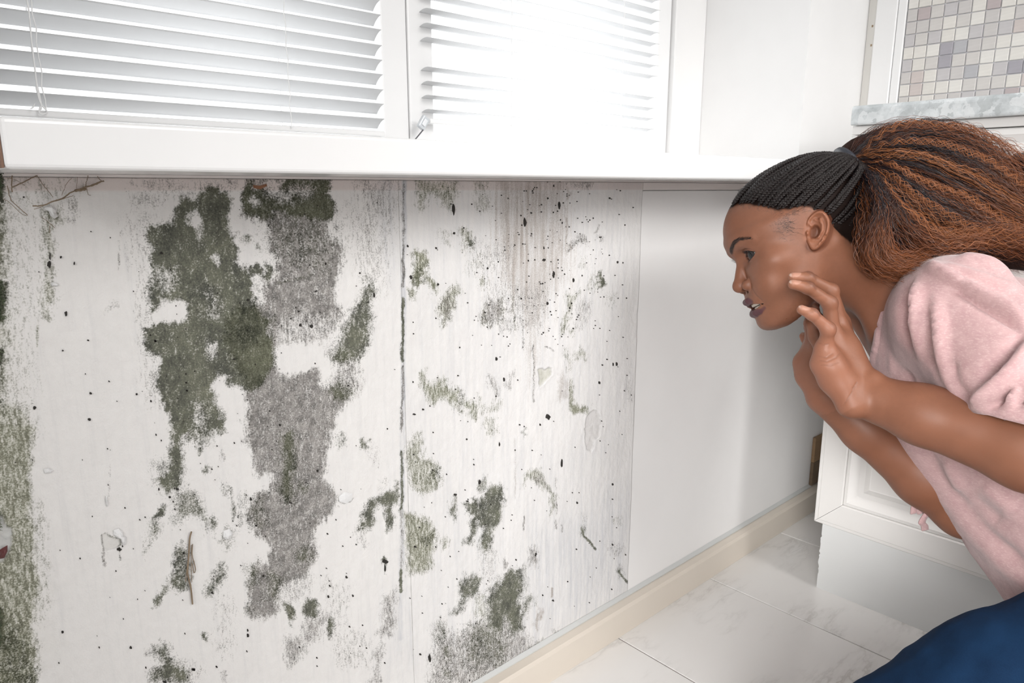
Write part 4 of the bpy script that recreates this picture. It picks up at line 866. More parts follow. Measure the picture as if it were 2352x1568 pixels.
EAR_T, EAR_B = np.array([7.55, .85, 3.70]), np.array([6.75, 3.30, -1.05])
EA = (EAR_T - EAR_B) / np.linalg.norm(EAR_T - EAR_B); EC = (EAR_T + EAR_B) / 2
_b = np.array([.42, -1, -.2]); EB = _b - EA * (_b @ EA); EB /= np.linalg.norm(EB); EN = np.cross(EB, EA); EN = EN * np.sign(EN[0])
EC = EC + EB * .62 + EN * .10
def ear_uvw(ax, y, z):
    q = np.stack([ax - EC[0], y - EC[1], z - EC[2]], -1); return q @ EA, q @ EB, q @ EN
def seg2(u, v, P):
    d = np.full(u.shape, 9.)
    for (a0, a1), (b0, b1) in zip(P[:-1], P[1:]):
        e0, e1 = b0 - a0, b1 - a1; h = np.clip(((u - a0) * e0 + (v - a1) * e1) / (e0 * e0 + e1 * e1), 0, 1); d = np.minimum(d, np.hypot(u - a0 - h * e0, v - a1 - h * e1))
    return d
def ear(ax, y, z):
    """ear as a relief over its own plane, solid down to the head"""
    u, v, w_ = ear_uvw(ax, y, z); G = lambda d, s: np.exp(-(d / s) ** 2)
    rv = np.interp(u, [-2.7, -1.6, 0, 1.4, 2.6], [.85, 1.12, 1.42, 1.55, 1.45]); e = np.sqrt((u / 2.55) ** 2 + (v / rv) ** 2); q = (e - 1) * 1.5
    front = np.clip((-v - .35) / .6, 0, 1) * np.clip((.9 - u) / .8, 0, 1)
    H = .06 + .10 * v + .34 * G(q + .20, .17) * (1 - front) * np.clip((u + 2.0) / .8, .25, 1)
    H = H + .34 * G(seg2(u, v, [(1.45, .15), (.75, .55), (0, .66), (-.85, .30), (-1.05, -.25)]), .20) + .16 * G(seg2(u, v, [(1.35, -.45), (.95, .35)]), .15)
    H = H - .80 * sstep(1.15, .45, np.sqrt(((u + .25) / .95) ** 2 + ((v + .22) / .66) ** 2)) - .14 * G(np.hypot((u - 1.45) * .9, v + .12), .32)
    H = H + .42 * G(np.hypot((u + .45) / 1.2, v + 1.02), .26) + .22 * G(seg2(u, v, [(.75, -1.05), (.15, -.35)]), .16) + .22 * sstep(-1.1, -1.6, u)
    edge = np.clip((-q) / .16, 0, 1); H = H - .22 * (1 - edge) ** 2
    return smax(smax((w_ - H) * .62, q + .02, .10), -(w_ + 1.5), .1)
LIPU = [((0, 11.02, -4.36), .43), ((.75, 10.95, -4.24), .43), ((1.8, 10.36, -4.46), .38), ((2.7, 9.66, -4.82), .27), ((3.35, 8.98, -5.12), .12)]
LIPL = [((0, 10.66, -6.06), .47), ((.9, 10.58, -6.06), .46), ((1.9, 10.10, -5.98), .41), ((2.7, 9.50, -5.70), .29), ((3.35, 8.96, -5.28), .12)]
def lips(ax, y, z):
    d = np.full(ax.shape, 9.)
    for L in (LIPU, LIPL):
        for (a, ra), (b, rb) in zip(L[:-1], L[1:]): d = smin(d, cone(ax, y, z, a, b, ra, rb), .12)
    return d
def mouth_gap(ax, z):
    t_ = np.clip(ax / 3.2, 0, 1); return np.abs(z + 5.17 + .10 * t_) - (.26 + .16 * np.sin(np.pi * np.clip(t_ * .9 + .1, 0, 1))) * np.clip(1.02 - t_ ** 3, 0, 1)
def head_fn(P):
    q = w2h(P); x, y, z = q[..., 0], q[..., 1], q[..., 2]; ax = np.sqrt(x * x + .0004)
    d = ell(x, y, z, (0, 1.55, 4.35), (7.15, 9.35, 6.95))
    zi = np.clip((z + 10) / 16 * 399, 0, 399); i0 = zi.astype(int)
    yf, w_, yc, yb = YF_[i0], W_[i0], YC_[i0], YB_[i0]
    qy = np.where(y > yc, (y - yc) / (yf - yc), (yc - y) / (yc - yb)); p = 2.2
    r = ((ax / w_) ** p + np.abs(qy) ** p + 1e-9) ** (1 / p); dl = (r - 1) * np.minimum(w_, yf - yc) * .85
    dl = smax(dl, np.maximum(z - 4.4, -9.05 - z), .7)
    d = smin(d, dl, 1.1)
    d = smin(d, ell(ax, y, z, (4.7, 7.0, -.55), (1.8, 2.0, 1.5)), 1.8)             # cheekbone
    d = smin(d, ell(ax, y, z, (3.0, 8.3, -2.9), (2.2, 1.7, 2.2)), 1.8)              # cheek
    d = smin(d, ell(ax, y, z, (2.3, 8.6, -.5), (1.5, 1.2, 1.2)), 1.2)
    d = smin(d, cone(ax, y, z, (.9, 10.05, 2.75), (4.6, 8.35, 3.05), .62, .45), .7)   # brow
    d = smax(d, -ell(ax, y, z, (2.75, 10.75, 1.35), (1.75, 1.55, 1.10)), .8)          # socket
    d = smin(d, cone(x, y, z, (0, 9.70, 1.3), (0, 10.95, -1.5), .62, .85), .55)     # nose bridge
    d = smin(d, ell(x, y, z, (0, 11.12, -1.90), (1.02, 1.02, .92)), .35)            # tip
    d = smin(d, ell(ax, y, z, (1.62, 10.22, -2.22), (.84, 1.08, .80)), .30)          # wings
    d = smax(d, -ell(ax, y, z, (.98, 10.72, -2.92), (.56, .80, .50)), .10)          # nostrils
    d = d + .07 * np.exp(-((ax - 2.5) / .18) ** 2 - ((z + 2.3) / .75) ** 2) * (y > 8.5)   # wing crease
    fold = ax - (2.6 + .32 * (-2.4 - z)); d = d + .055 * np.exp(-(fold / .30) ** 2) * np.clip((z + 5.4) / .8, 0, 1) * np.clip((-2.0 - z) / .5, 0, 1) * (y > 7)
    d = smin(d, ell(x, y, z, (0, 9.9, -4.7), (2.8, 1.05, 2.0)), .7)
    d = smin(d, lips(ax, y, z), .24)
    d = smax(d, -np.maximum(mouth_gap(ax, z), np.maximum(9.2 - y - .35 * ax, ax - 3.25)), .10)
    d = d + .06 * np.exp(-(ax / .28) ** 2 - ((z + 3.55) / .45) ** 2) * (y > 9)
    ex, ey, ez = ax - EYE[0], y - EYE[1], z - EYE[2]
    re = np.sqrt(ex * ex + ey * ey + ez * ez)
    d = smin(d, re - 1.36, .28)                                                     # lids
    op, du, u = eye_open(ax, z)
    fr = (y > EYE[1]) & (re < 2.2)
    d = d + np.where(fr, .11 * np.exp(-((du - .30) / .085) ** 2) * np.clip(1.55 - np.abs(u), 0, 1), 0)
    d = smax(d, -np.maximum(op, EYE[1] + .15 - y), .05)
    d = smin(d, ear(ax, y, z), .18)
    return d / 100
body = [Op(head_fn, h2w((0, 1.5, 1.5)), .145, .012)]
def pt(px, py, D): return at(px, py, D)
SHL, SHR = pt(2200, 722, .86), pt(2118, 712, 1.13)
MID = (SHL + SHR) / 2
HIPL, HIPR = np.array([1.045, -.005, .335]), np.array([1.185, .02, .31])
PEL = (HIPL + HIPR) / 2
KNL, KNR = np.array([.735, .30, .10]), np.array([1.15, .18, .085])
SP = (MID - PEL) / np.linalg.norm(MID - PEL); LAT = (SHR - SHL) / np.linalg.norm(SHR - SHL); FRO = np.cross(SP, LAT); FRO /= np.linalg.norm(FRO)
if FRO @ VR > 0: FRO = -FRO
LAT = np.cross(FRO, SP) * (1 if np.cross(FRO, SP) @ LAT > 0 else -1)
TA = np.stack([LAT, FRO, SP])                     # torso axes
NB = MID + SP * .015 - FRO * .01                   # neck base
nk0 = h2w((0, .4, -2.2)); nk1 = NB + SP * .01
body += [o_cone(h2w((0, -1.5, .5)), nk0, .054, .049, .014), o_cone(nk0, nk1, .049, .057, .02)]
stern = MID + FRO * .085 - SP * .025
for s in (1, -1): body.append(o_cone(h2w((s * 5.3, -.2, -.8)), stern + LAT * (-s) * .015, .014, .010, .018))
for s, J in ((1, SHL), (-1, SHR)): body += [o_cone(NB - FRO * .01, J * .8 + NB * .2, .045, .040, .03), o_cone(stern - LAT * s * .02, J + FRO * .02, .012, .012, .02)]
body += [o_ell(MID + FRO * .012 - SP * .09, (.155, .098, .15), TA, .05), o_ell(MID * .45 + PEL * .55, (.13, .095, .16), TA, .05), o_ell(PEL, (.155, .11, .12), TA, .05)]
ELL, ELR = pt(2550, 1095, .715), pt(2215, 1168, .985)
WRL, WRR = pt(1968, 902, .862), pt(1893, 908, .998)
body += chain([SHL, SHL * .45 + ELL * .55, ELL], [.052, .044, .040], .02) + chain([SHR, SHR * .45 + ELR * .55, ELR], [.052, .043, .038], .02)
def forearm(E, W, r=(.041, .0425, .033, .0265)):
    return chain([E, E * .72 + W * .28, E * .3 + W * .7, W], list(r), .015)
body += forearm(ELL, WRL) + forearm(ELR, WRR, (.038, .040, .0315, .0245))
body.append(o_ell(pt(2003, 868, .848), (.012, .009, .009), None, .012))     # wrist bone
LHAND = dict(
 index=[(1931, 742, .906), (1909, 668, .902), (1866, 644, .900), (1842, 642, .898)],
 middle=[(1926, 748, .888), (1909, 668, .880), (1856, 638.5, .874), (1822, 636.5, .872)],
 ring=[(1912, 768, .868), (1906, 696, .858), (1856, 661, .852), (1821, 653, .850)],
 pinky=[(1895, 800, .850), (1902, 756, .836), (1866, 722, .832), (1841, 711, .831)])
RADS = dict(index=(.0098, .0084, .0070, .0060), middle=(.0100, .0086, .0071, .0060), ring=(.0096, .0083, .0069, .0058), pinky=(.0090, .0080, .0065, .0055))
def build_hand(H, W, thumb, trad, heel, scale=1.0):
    ops = []; J = {}
    for f, js in H.items():
        p = [pt(*j) for j in js]; J[f] = p; r = [q * scale for q in RADS[f]]
        base = W * .93 + p[0] * .07
        off = (p[0] - pt(*H['middle'][0])) * .45
        ops.append(o_cone(W + off, p[0], .0165 * scale, .0118 * scale, .012))
        ops.append(o_cone(p[0], p[1], r[0], r[1] * .97, .006)); ops.append(o_ell(p[1], (r[1] * 1.03,) * 3, None, .004))
        ops.append(o_cone(p[1], p[2], r[1] * .97, r[2] * .97, .004)); ops.append(o_ell(p[2], (r[2] * 1.03,) * 3, None, .003)); ops.append(o_cone(p[2], p[3], r[2], r[3], .004))
    tp = [pt(*j) for j in thumb]; J['thumb'] = tp; ops += [o_cone(tp[i], tp[i + 1], trad[i], trad[i + 1], .010 if i == 0 else .005) for i in range(len(tp) - 1)]
    for c, r in heel: ops.append(o_ell(pt(*c), r, None, .014))
    return ops, J
hl, JL = build_hand(LHAND, WRL, [(1940, 868, .892), (1896, 812, .925), (1876, 772, .932), (1866, 748, .932)], [.016, .0115, .010, .0075],
    [((1918, 872, .856), (.020, .020, .017)), ((1898, 838, .850), (.016, .019, .014)), ((1942, 838, .872), (.020, .026, .022)), ((1930, 800, .880), (.018, .022, .020))])
RHAND = dict(
 index=[(1879, 796, .985), (1882, 738, .978), (1868, 712, .975), (1862, 700, .973)],
 middle=[(1868, 792, 1.000), (1862, 742, .995), (1866, 712, .992), (1874, 696, .990)],
 ring=[(1862, 800, 1.015), (1862, 750, 1.015), (1866, 722, 1.015), (1872, 706, 1.015)],
 pinky=[(1860, 812, 1.030), (1862, 792, 1.035), (1851, 778, 1.038), (1845, 771, 1.038)])
hr, JR = build_hand(RHAND, WRR, [(1900, 870, .972), (1906, 830, .952), (1900, 800, .945), (1896, 780, .944)], [.015, .0115, .010, .0075],
    [((1866, 868, 1.0), (.019, .024, .018)), ((1860, 835, 1.005), (.016, .024, .018)), ((1884, 850, .985), (.018, .02, .016))], .96)
body += hl + hr
# legs under the jeans
ANL, ANR = np.array([1.05, .005, .075]), np.array([1.26, -.10, .075])
leg_ops = []
for Hh, K, A in ((HIPL, KNL, ANL), (HIPR, KNR, ANR)):
    leg_ops += chain([Hh, Hh * .5 + K * .5, K], [.078, .068, .050], .03) + chain([K, K * .6 + A * .4, A], [.048, .046, .034], .02)
    dr = (A - K) / np.linalg.norm(A - K); leg_ops += [o_cone(A, A + dr * .07 + np.array([0, 0, -.045]), .032, .020, .02), o_cone(A + dr * .06 + np.array([0, 0, -.04]), A + dr * .13 + np.array([0, 0, -.052]), .022, .018, .02)]
body += leg_ops

def near(P, c, r): return ((P - c) ** 2).sum(1) < r * r
V, Q = surface(body, (.40, -.35, .0), (1.36, .70, .92), .0030)
V = relax(V, Q, 1, .5); T = tri(Q)
def sharpen(m_, e, it, cap):
    """split the masked triangles and pull their vertices onto the surface"""
    global V, T
    n0 = len(V); V, T = refine(V, T, m_); k = np.concatenate([np.nonzero(m_)[0], np.arange(n0, len(V))]); V[k] = project(body, V[k], it, e, cap)
def shown(P):
    px, py = to_px(*P.T); return ((P - CAM) @ VF < 1.15) & (px < 2400) & (py < 1260)
k = np.nonzero(shown(V))[0]; V[k] = project(body, V[k], 2, .0006, .002)
hq = w2h(V); facem = (hq[:, 1] > -2) & (hq[:, 2] > -10) & (hq[:, 2] < 8) & near(V, HO, .16) & (hq[:, 0] > -4)
handm = near(V, pt(1895, 770, .87), .100)
sharpen(facem | handm, .0004, 1, .0010)
hq = w2h(V); fine = ((hq[:, 1] > 7.0) & (hq[:, 2] > -7.0) & (hq[:, 2] < 2.8) & (hq[:, 0] > -1.5) & near(V, HO, .15)) | ((hq[:, 0] > 5.9) & (hq[:, 1] < 4.8) & (hq[:, 2] > -2.2) & (hq[:, 2] < 4.8) & near(V, HO, .13)) | near(V, pt(1838, 680, .86), .030)
sharpen(fine, .00025, 2, .0004)
hq = w2h(V); em_ = (hq[:, 0] > 5.9) & near(V, h2w(EC), .036)
Vr = relax(V, T, 2, .5); V = np.where(em_[:, None], Vr, V)
# skin colours (worked out on the uncovered skin only)
Vall = V; KS = np.nonzero(near(V, HO, .165) | near(V, pt(1893, 800, .90), .15))[0]; V = Vall[KS].copy()
n_sk = fbm(V * 60, 3); n_f = fbm(V * 400, 2)
col = np.array([.208, .086, .049]) * (1 + .16 * (n_sk - .5) + .10 * (n_f - .5))[:, None]
hq = w2h(V); hx, hy, hz = hq.T; hax = np.abs(hx); onhead = near(V, HO, .16) & (hz > -9.6)
def paint(c, m_): 
    global col
    m_ = np.clip(m_, 0, 1)[:, None]; col = col * (1 - m_) + np.array(c) * m_
# lips, brows, lids, hairline, ear
ld = lips(hax, hy, hz); wl_ = np.where(onhead & (hy > 8.4), sstep(.20, .06, ld), 0) * sstep(-3.70, -3.95, hz - .05 * np.abs(hax - .7))
paint((.085, .036, .045), wl_ * .95)
bz = np.interp(hax, [.9, 1.6, 2.8, 3.8, 5.0, 5.6], [2.72, 3.05, 3.62, 3.72, 3.20, 2.75]); bw = np.interp(hax, [.8, 1.3, 2.5, 3.8, 5.2, 5.6], [.28, .46, .38, .24, .06, .01])
brow = np.where(onhead & (hy > 6.5) & (hax > .85) & (hax < 5.3), sstep(1.15, .55, np.abs(hz - bz) / bw), 0) * (.72 + .4 * (fbm(np.c_[hx * 9, hz * 3, hy * 3], 2) - .5))
paint((.022, .013, .011), np.clip(brow * 1.25, 0, .97))
op_, du_, u_ = eye_open(hax, hz); re_ = np.sqrt((hax - EYE[0]) ** 2 + (hy - EYE[1]) ** 2 + (hz - EYE[2]) ** 2)
lidm = np.where(onhead & (hy > EYE[1] - .2) & (re_ < 1.8), 1, 0)
paint((.21, .09, .055), lidm * sstep(.5, .2, np.abs(op_)) * .5)
paint((.028, .018, .016), lidm * sstep(.11, .02, np.abs(du_)) * (np.abs(u_) < 1.5) * .95)
paint((.10, .05, .04), lidm * sstep(.07, .02, np.abs(op_)) * .6)
paint((.03, .012, .010), np.where(onhead, sstep(.62, .25, np.sqrt(((hax - .95) / 1.1) ** 2 + (hz + 2.75) ** 2 + ((hy - 10.6) * .6) ** 2)) * (hz < -2.4), 0) * .95)  # shade inside the nostrils, painted into the colour
crease = lidm * np.exp(-((du_ - .30) / .07) ** 2); paint((.15, .07, .05), crease * .5)
def hairline_z(hy_, hax_):
    return np.interp(hy_, [-9, -5, -3, -1.2, 0, 1.8, 3.5, 4.8, 6.3, 7.6, 8.4, 9.2], [-3.2, -3.0, -2.4, -.4, 2.8, 4.4, 4.7, 5.1, 6.4, 7.7, 8.3, 8.6])
hl_d = hz - hairline_z(hy, hax) + .5 * (fbm(np.c_[hx, hy, hz] * 1.6, 3) - .5)
scalp = np.where(onhead, sstep(-.25, .35, hl_d), 0)
ue, ve, we = ear_uvw(hax, hy, hz); e_ear = np.sqrt((ue / 2.75) ** 2 + (ve / 1.75) ** 2); isear = e_ear < 1.0
scalp = np.where(isear & (we > -.15), 0, scalp)
paint((.006, .005, .005), scalp * .97)
fuzz = np.where(onhead & ~isear, np.exp(-((hy - 5.0) / 1.15) ** 2 - ((hz - 3.1) / 1.3) ** 2) * sstep(.30, .72, fbm(np.c_[hx * 7, hy * 10, hz * 4], 3)), 0); paint((.05, .026, .020), fuzz * .5)
fz2 = np.where(onhead, sstep(-1.3, 0, hl_d) * sstep(.42, .75, fbm(np.c_[hx * 4, hy * 6, hz * 3], 3)), 0) * ~isear; paint((.10, .055, .04), fz2 * .6 * (1 - scalp))
paint((.36, .13, .065), np.where(onhead & isear, .28 * sstep(1.0, .8, e_ear) * (we > -.3), 0)); paint((.12, .04, .022), np.where(onhead & isear & (we < -.02), .5 * sstep(.02, -.25, we), 0))
# hands: pale palm side, dark knuckles, nails
palm = ((V - WRL) @ (-VR * .75 - VU * .15)) ; inh = near(V, pt(1893, 815, .87), .075)
paint((.35, .150, .095), np.where(inh, sstep(.0, .045, palm), 0) * .55)
inr = near(V, pt(1860, 840, 1.0), .07); paint((.31, .13, .08), np.where(inr, .35, 0))
for J, s in ((JL, 1.0), (JR, .7)):
    for f, p in J.items():
        for k in (1, 2):
            if f == 'thumb': continue
            dd = np.sqrt(((V - p[k] + FRO * -.0) ** 2).sum(1)); back_ = ((V - p[k]) @ (VU * .72 + VR * .6)) > .002
            paint((.085, .038, .030), sstep(.0115, .0065, dd) * back_ * .62 * s)
        tip = p[-1]; ax_ = (p[-1] - p[-2]) / np.linalg.norm(p[-1] - p[-2]); up_ = VU * .82 - VF * .55 + VR * .05; up_ = up_ - ax_ * (up_ @ ax_); up_ /= np.linalg.norm(up_); sd_ = np.cross(ax_, up_)
        q = V - tip; a_, b_, c_ = q @ ax_, q @ up_, q @ sd_; r3 = RADS.get(f, RADS['middle'])[3]
        nail = sstep(1.12, .92, np.sqrt(((a_ + .0008) / .0068) ** 2 + (c_ / (r3 * .85)) ** 2)) * (b_ > r3 * .30) * (b_ < r3 * 1.7)
        paint((.44, .25, .19), nail * .9 * s); paint((.66, .52, .45), nail * sstep(.0034, .0046, a_) * .95 * s)
        paint((.36, .155, .095), sstep(.020, .006, np.sqrt((q * q).sum(1))) * .45 * s)
# fine creases on the palm edge and wrist as geometry
def crease_line(P2, w_, dep, D0):
    global V
    px_, py_ = to_px(V[:, 0], V[:, 1], V[:, 2]); m_ = inh | near(V, pt(1990, 900, .85), .06)
    P2 = np.array(P2, float); dmin = np.full(len(V), 99.)
    for a, b in zip(P2[:-1], P2[1:]):
        e = b - a; t_ = np.clip(((px_ - a[0]) * e[0] + (py_ - a[1]) * e[1]) / (e @ e), 0, 1); dmin = np.minimum(dmin, np.hypot(px_ - a[0] - t_ * e[0], py_ - a[1] - t_ * e[1]))
    k = m_ & (dmin < w_ * 3) & ((V - CAM) @ VF < D0)
    V[k] += VF * (dep * np.exp(-(dmin[k] / w_) ** 2))[:, None]
    paint((.11, .045, .03), np.where(k, .32 * np.exp(-(dmin / (w_ * .8)) ** 2), 0))
for L_ in ([(1884, 828), (1900, 830), (1918, 822), (1928, 812)], [(1886, 838), (1905, 840), (1925, 832)], [(1882, 818), (1898, 822), (1912, 812)], [(1964, 888), (1952, 908), (1938, 930)], [(1968, 878), (1958, 892)], [(1880, 786), (1890, 792), (1902, 790)]): crease_line(L_, 1.6, .0006, .885)
Vall[KS] = V; V = Vall; cs_ = col; col = np.tile(np.array([.208, .086, .049]), (len(V), 1)) * (1 + .12 * (vnoise(V * 90) - .5))[:, None]; col[KS] = cs_
skin = NT('dark_brown_skin'); cv = skin.attr('col', 'Color'); v = skin.pos()
skin.set(Base_Color=cv, Roughness=skin.math('ADD', .39, skin.math('MULTIPLY', skin.noise(v, 500, 2), .14)))
skin.b.inputs['Subsurface Weight'].default_value = .05; skin.b.inputs['Subsurface Radius'].default_value = (.012, .005, .003); skin.b.inputs['Subsurface Scale'].default_value = .4
skin.put(skin.b.inputs['Specular IOR Level'], skin.attr('spec'))
skin.bump(skin.math('ADD', skin.noise(v, 1500, 2), skin.math('MULTIPLY', skin.noise(v, 420, 3), .8)), .16, .0006)
woman = empty('person', (.95, .15, 0)); tag(woman, 'kneeling woman in a pink t-shirt and blue jeans leaning towards the moldy wall, hands raised', 'person')
ob = np_mesh('body', V, T, skin.m, None); vattr(ob, 'col', col); sp_ = np.full(len(V), .34); sp_[KS] = .34 * (1 - scalp * .9) * (1 - wl_ * .3); vattr(ob, 'spec', sp_); keep(ob, woman)
# eyes
def ball(c, r, nu=32, nv=20):
    th = np.linspace(0, np.pi, nv); ph = np.linspace(0, 2 * np.pi, nu, endpoint=False)
    return np.array([[r * np.sin(t_) * np.cos(p), r * np.sin(t_) * np.sin(p), r * np.cos(t_)] for t_ in th for p in ph]), np.array([(i * nu + j, i * nu + (j + 1) % nu, (i + 1) * nu + (j + 1) % nu, (i + 1) * nu + j) for i in range(nv - 1) for j in range(nu)])
em = NT('eye'); gz = em.attr('gaze'); 
cc_ = em.ramp(gz, (0.0, (.50, .46, .43)), (.805, (.50, .45, .42)), (.825, (.010, .008, .008)), (.86, (.03, .022, .02)), (.945, (.022, .02, .022)), (.965, (.004, .004, .004)), (1.0, (.004, .004, .004)))
em.set(Base_Color=cc_, Roughness=.06); em.b.inputs['Coat Weight'].default_value = 0.0
for s in (1, -1):
    Vb, Qb = ball(None, ER, 40, 28); Vb = Vb; g_ = np.array([.47, .88, .03]); g_ /= np.linalg.norm(g_)
    cosg = Vb @ g_ / ER; Vb = Vb + g_ * (.09 * sstep(.86, .97, cosg))[:, None]
    o = np_mesh('eye', h2w(Vb + np.array([s * EYE[0], EYE[1], EYE[2]])), Qb, em.m, None); vattr(o, 'gaze', cosg); keep(o, woman); o['label'] = 'dark brown eye with white sclera'
# lashes
lash = plain('black_hair', (.012, .010, .010), .5)
for s in (1, -1):
    paths, rr_ = [], []
    for low in (0, 1):
        for u in np.linspace(-1.35, 1.4, 26 if not low else 16):
            zz = (.72 * (1 - abs((u + .12) / 1.52) ** 2.3) if not low else -.56 * (1 - abs((u - .05) / 1.5) ** 2.2)) + .05 * u
            yy = math.sqrt(max(.1, 1.40 ** 2 - u * u - zz * zz)); p0 = np.array([s * (EYE[0] + u), EYE[1] + yy - .03, EYE[2] + zz]); L_ = (.62 if not low else .28) * rnd.uniform(.8, 1.15) * (1.0 if s > 0 else 1.7)
            dx = s * (u * .28 + .06); up_ = (.55 if not low else -.75)
            paths.append(h2w(np.array([p0 + np.array([dx * t_, (.75 * t_), up_ * t_ * t_ - (.12 * t_ if not low else 0)]) * L_ for t_ in np.linspace(0, 1, 6)]))); rr_.append(np.linspace(.00022, .00005, 6))
    o = tubes('eyelashes', paths, rr_, lash, None, 4); keep(o, woman); tag(o, kind='stuff')
# brow hairs
def drop_on(Q_, dr, n=16):
    """slide points along -dr until they meet the head"""
    p = h2w(np.asarray(Q_))
    for _i in range(n): p = p - dr * (np.maximum(sdf(body[:1], p), -.004) * .85)[:, None]
    return w2h(p)
for s in (1, -1):
    a_ = _rs.uniform(.95, 5.1, 170); z_ = np.interp(a_, [.9, 1.6, 2.8, 3.8, 5.0, 5.6], [2.72, 3.05, 3.62, 3.72, 3.20, 2.75]) + _rs.uniform(-1, 1, 170) * np.interp(a_, [.8, 1.3, 2.5, 3.8, 5.2], [.16, .28, .24, .16, .06])
    paths = [h2w(np.array([q, q + np.array([s * .16, -.02, .10]), q + np.array([s * .34, -.12, .12])])) for q in drop_on(np.c_[s * a_, np.full(170, 11.5), z_], HF)]
    o = tubes('eyebrow', paths, [np.array([.00013, .00011, .00004])] * 170, lash, None, 3); keep(o, woman); tag(o, kind='stuff')
# fine short hairs at the temple and along the hairline
for s in (1, -1):
    paths, rr_ = [], []; i = np.arange(420); tm_ = i < 260
    y_ = np.where(tm_, _rs.normal(5.0, .62, 420), _rs.uniform(2.0, 8.6, 420)); z_ = np.where(tm_, _rs.normal(3.1, .75, 420), hairline_z(y_, 0) + _rs.uniform(-.9, .2, 420))
    for k, q in enumerate(drop_on(np.c_[np.full(420, s * 9.5), y_, z_], HL * s)):
        if abs(q[0]) < 2: continue
        L_ = rnd.uniform(.35, .8); a_ = rnd.uniform(-.6, .9); dy, dz = -math.cos(a_), -math.sin(a_) * (1 if tm_[k] else -.6); k_ = rnd.uniform(-.5, .5)
        paths.append(h2w(np.array([q + np.array([s * (.02 + .05 * t_), dy * L_ * t_ - k_ * dz * t_ * t_ * L_, dz * L_ * t_ + k_ * dy * t_ * t_ * L_]) for t_ in np.linspace(0, 1, 5)]))); rr_.append(np.array([.00009, .00009, .00008, .00006, .00003]))
    o = tubes('baby_hair', paths, rr_, lash, None, 3); keep(o, woman); tag(o, kind='stuff')
# teeth
tm = plain('teeth', (.66, .58, .50), .25); Vt, Qt, k = [], [], 0
for row, (zt, hh) in enumerate(((-4.86, .34), (-5.52, .26))):
    for i in range(-5, 6):
        a = i * .30 if row == 0 else i * .27; cx, cy = 3.0 * math.sin(a * .72), 8.25 + 1.95 * math.cos(a * .72) - row * .25
        b_ = box_bm((-.34 if row == 0 else -.27, -.25, -hh), (.34 if row == 0 else .27, .25, hh), .14, 2); bmesh.ops.rotate(b_, verts=b_.verts, cent=(0, 0, 0), matrix=Matrix.Rotation(-a * .72, 3, 'Z'))
        b_.verts.ensure_lookup_table(); bmesh.ops.triangulate(b_, faces=b_.faces[:]); Vt.append(np.array([v_.co for v_ in b_.verts]) * [1, 1, 1] + [cx, cy, zt]); Qt.append(np.array([[q.index for q in f.verts] for f in b_.faces]) + k); k += len(Vt[-1]); b_.free()
o = np_mesh('teeth', h2w(np.concatenate(Vt)), np.concatenate(Qt), tm, None); keep(o, woman)
# ------------------------------------------------------------------ clothes
def cloth_mesh(name, V, T, mat, thick=.0016):
    o = np_mesh(name, V, T, mat, None); md = o.modifiers.new('thickness', 'SOLIDIFY'); md.thickness = thick; md.offset = 1; keep(o, woman); return o
def drop(V, T, cut):
    T = T[~cut[T].any(1)]; used = np.unique(T); m_ = np.full(len(V), -1); m_[used] = np.arange(len(used)); return V[used], m_[T]
def normals(V, T):
    n = np.cross(V[T[:, 1]] - V[T[:, 0]], V[T[:, 2]] - V[T[:, 0]]); N = np.zeros_like(V)
    for i in range(3):
        for c in range(3): N[:, c] += np.bincount(T[:, i], n[:, c], len(V))
    return N / (np.linalg.norm(N, axis=1)[:, None] + 1e-12)
def ridge_field(px, py, segs):
    """folds: (width px, height m, points) -> displacement"""
    out = np.zeros(px.shape)
    for w_, hgt, P2 in segs:
        P2 = cr(np.c_[np.array(P2, float).reshape(-1, 2), np.zeros(len(P2) // 2)], 8)[:, :2]; d = np.full(px.shape, 1e9); along = np.zeros(px.shape); n = len(P2) - 1
        for i in range(n):
            a, e = P2[i], P2[i + 1] - P2[i]; t_ = np.clip(((px - a[0]) * e[0] + (py - a[1]) * e[1]) / (e @ e + 1e-9), 0, 1); q = np.hypot(px - a[0] - t_ * e[0], py - a[1] - t_ * e[1])
            k = q < d; d = np.where(k, q, d); along = np.where(k, (i + t_) / n, along)
        out += hgt * np.exp(-(d / w_) ** 2) * np.clip(np.minimum(along, 1 - along) * 6 + .25, 0, 1)
    return out
shirt = [o_ell(MID + FRO * .006 - SP * .085, (.158, .118, .165), TA, .05), o_ell(MID * .45 + PEL * .55 + FRO * .005, (.148, .128, .20), TA, .06), o_ell(PEL + FRO * .01, (.175, .150, .155), TA, .06)]
shirt.append(o_cone(at(2217, 901, .975), at(2509, 1296, .935), .110, .112, .05))
SLV = SHL * .36 + ELL * .64
shirt += [o_cone(NB - FRO * .012, SHL * .85 + NB * .15, .056, .058, .035), o_cone(NB - FRO * .012, SHR * .85 + NB * .15, .056, .058, .035), o_cone(SHL, SLV, .064, .080, .04), o_cone(SHR, SHR * .5 + ELR * .5, .062, .074, .04)]
V, Q = surface(shirt, (.40, -.40, .05), (1.40, .75, .95), .0042); V = project(shirt, relax(V, Q, 2, .5), 1, .001); T = tri(Q)
nA, nB, nC = at(2036, 620, .92), at(1998, 838, .965), at(2060, 600, 1.05)
nn = np.cross(nB - nA, nC - nA); nn /= np.linalg.norm(nn); nn *= np.sign((HO - nA) @ nn)
ax_ = (ELL - SHL) / np.linalg.norm(ELL - SHL); ax2 = (ELR - SHR) / np.linalg.norm(ELR - SHR)
slv = shirt[-2]; tor = np.min([q.f(V) for q in shirt[:4]], 0); pxs, pys = to_px(*V.T); c_slv = (pys - 897 - (pxs - 2050) * .255) * ((V - CAM) @ VF) / FPX; is_slv = (slv.f(V) < tor + .004)
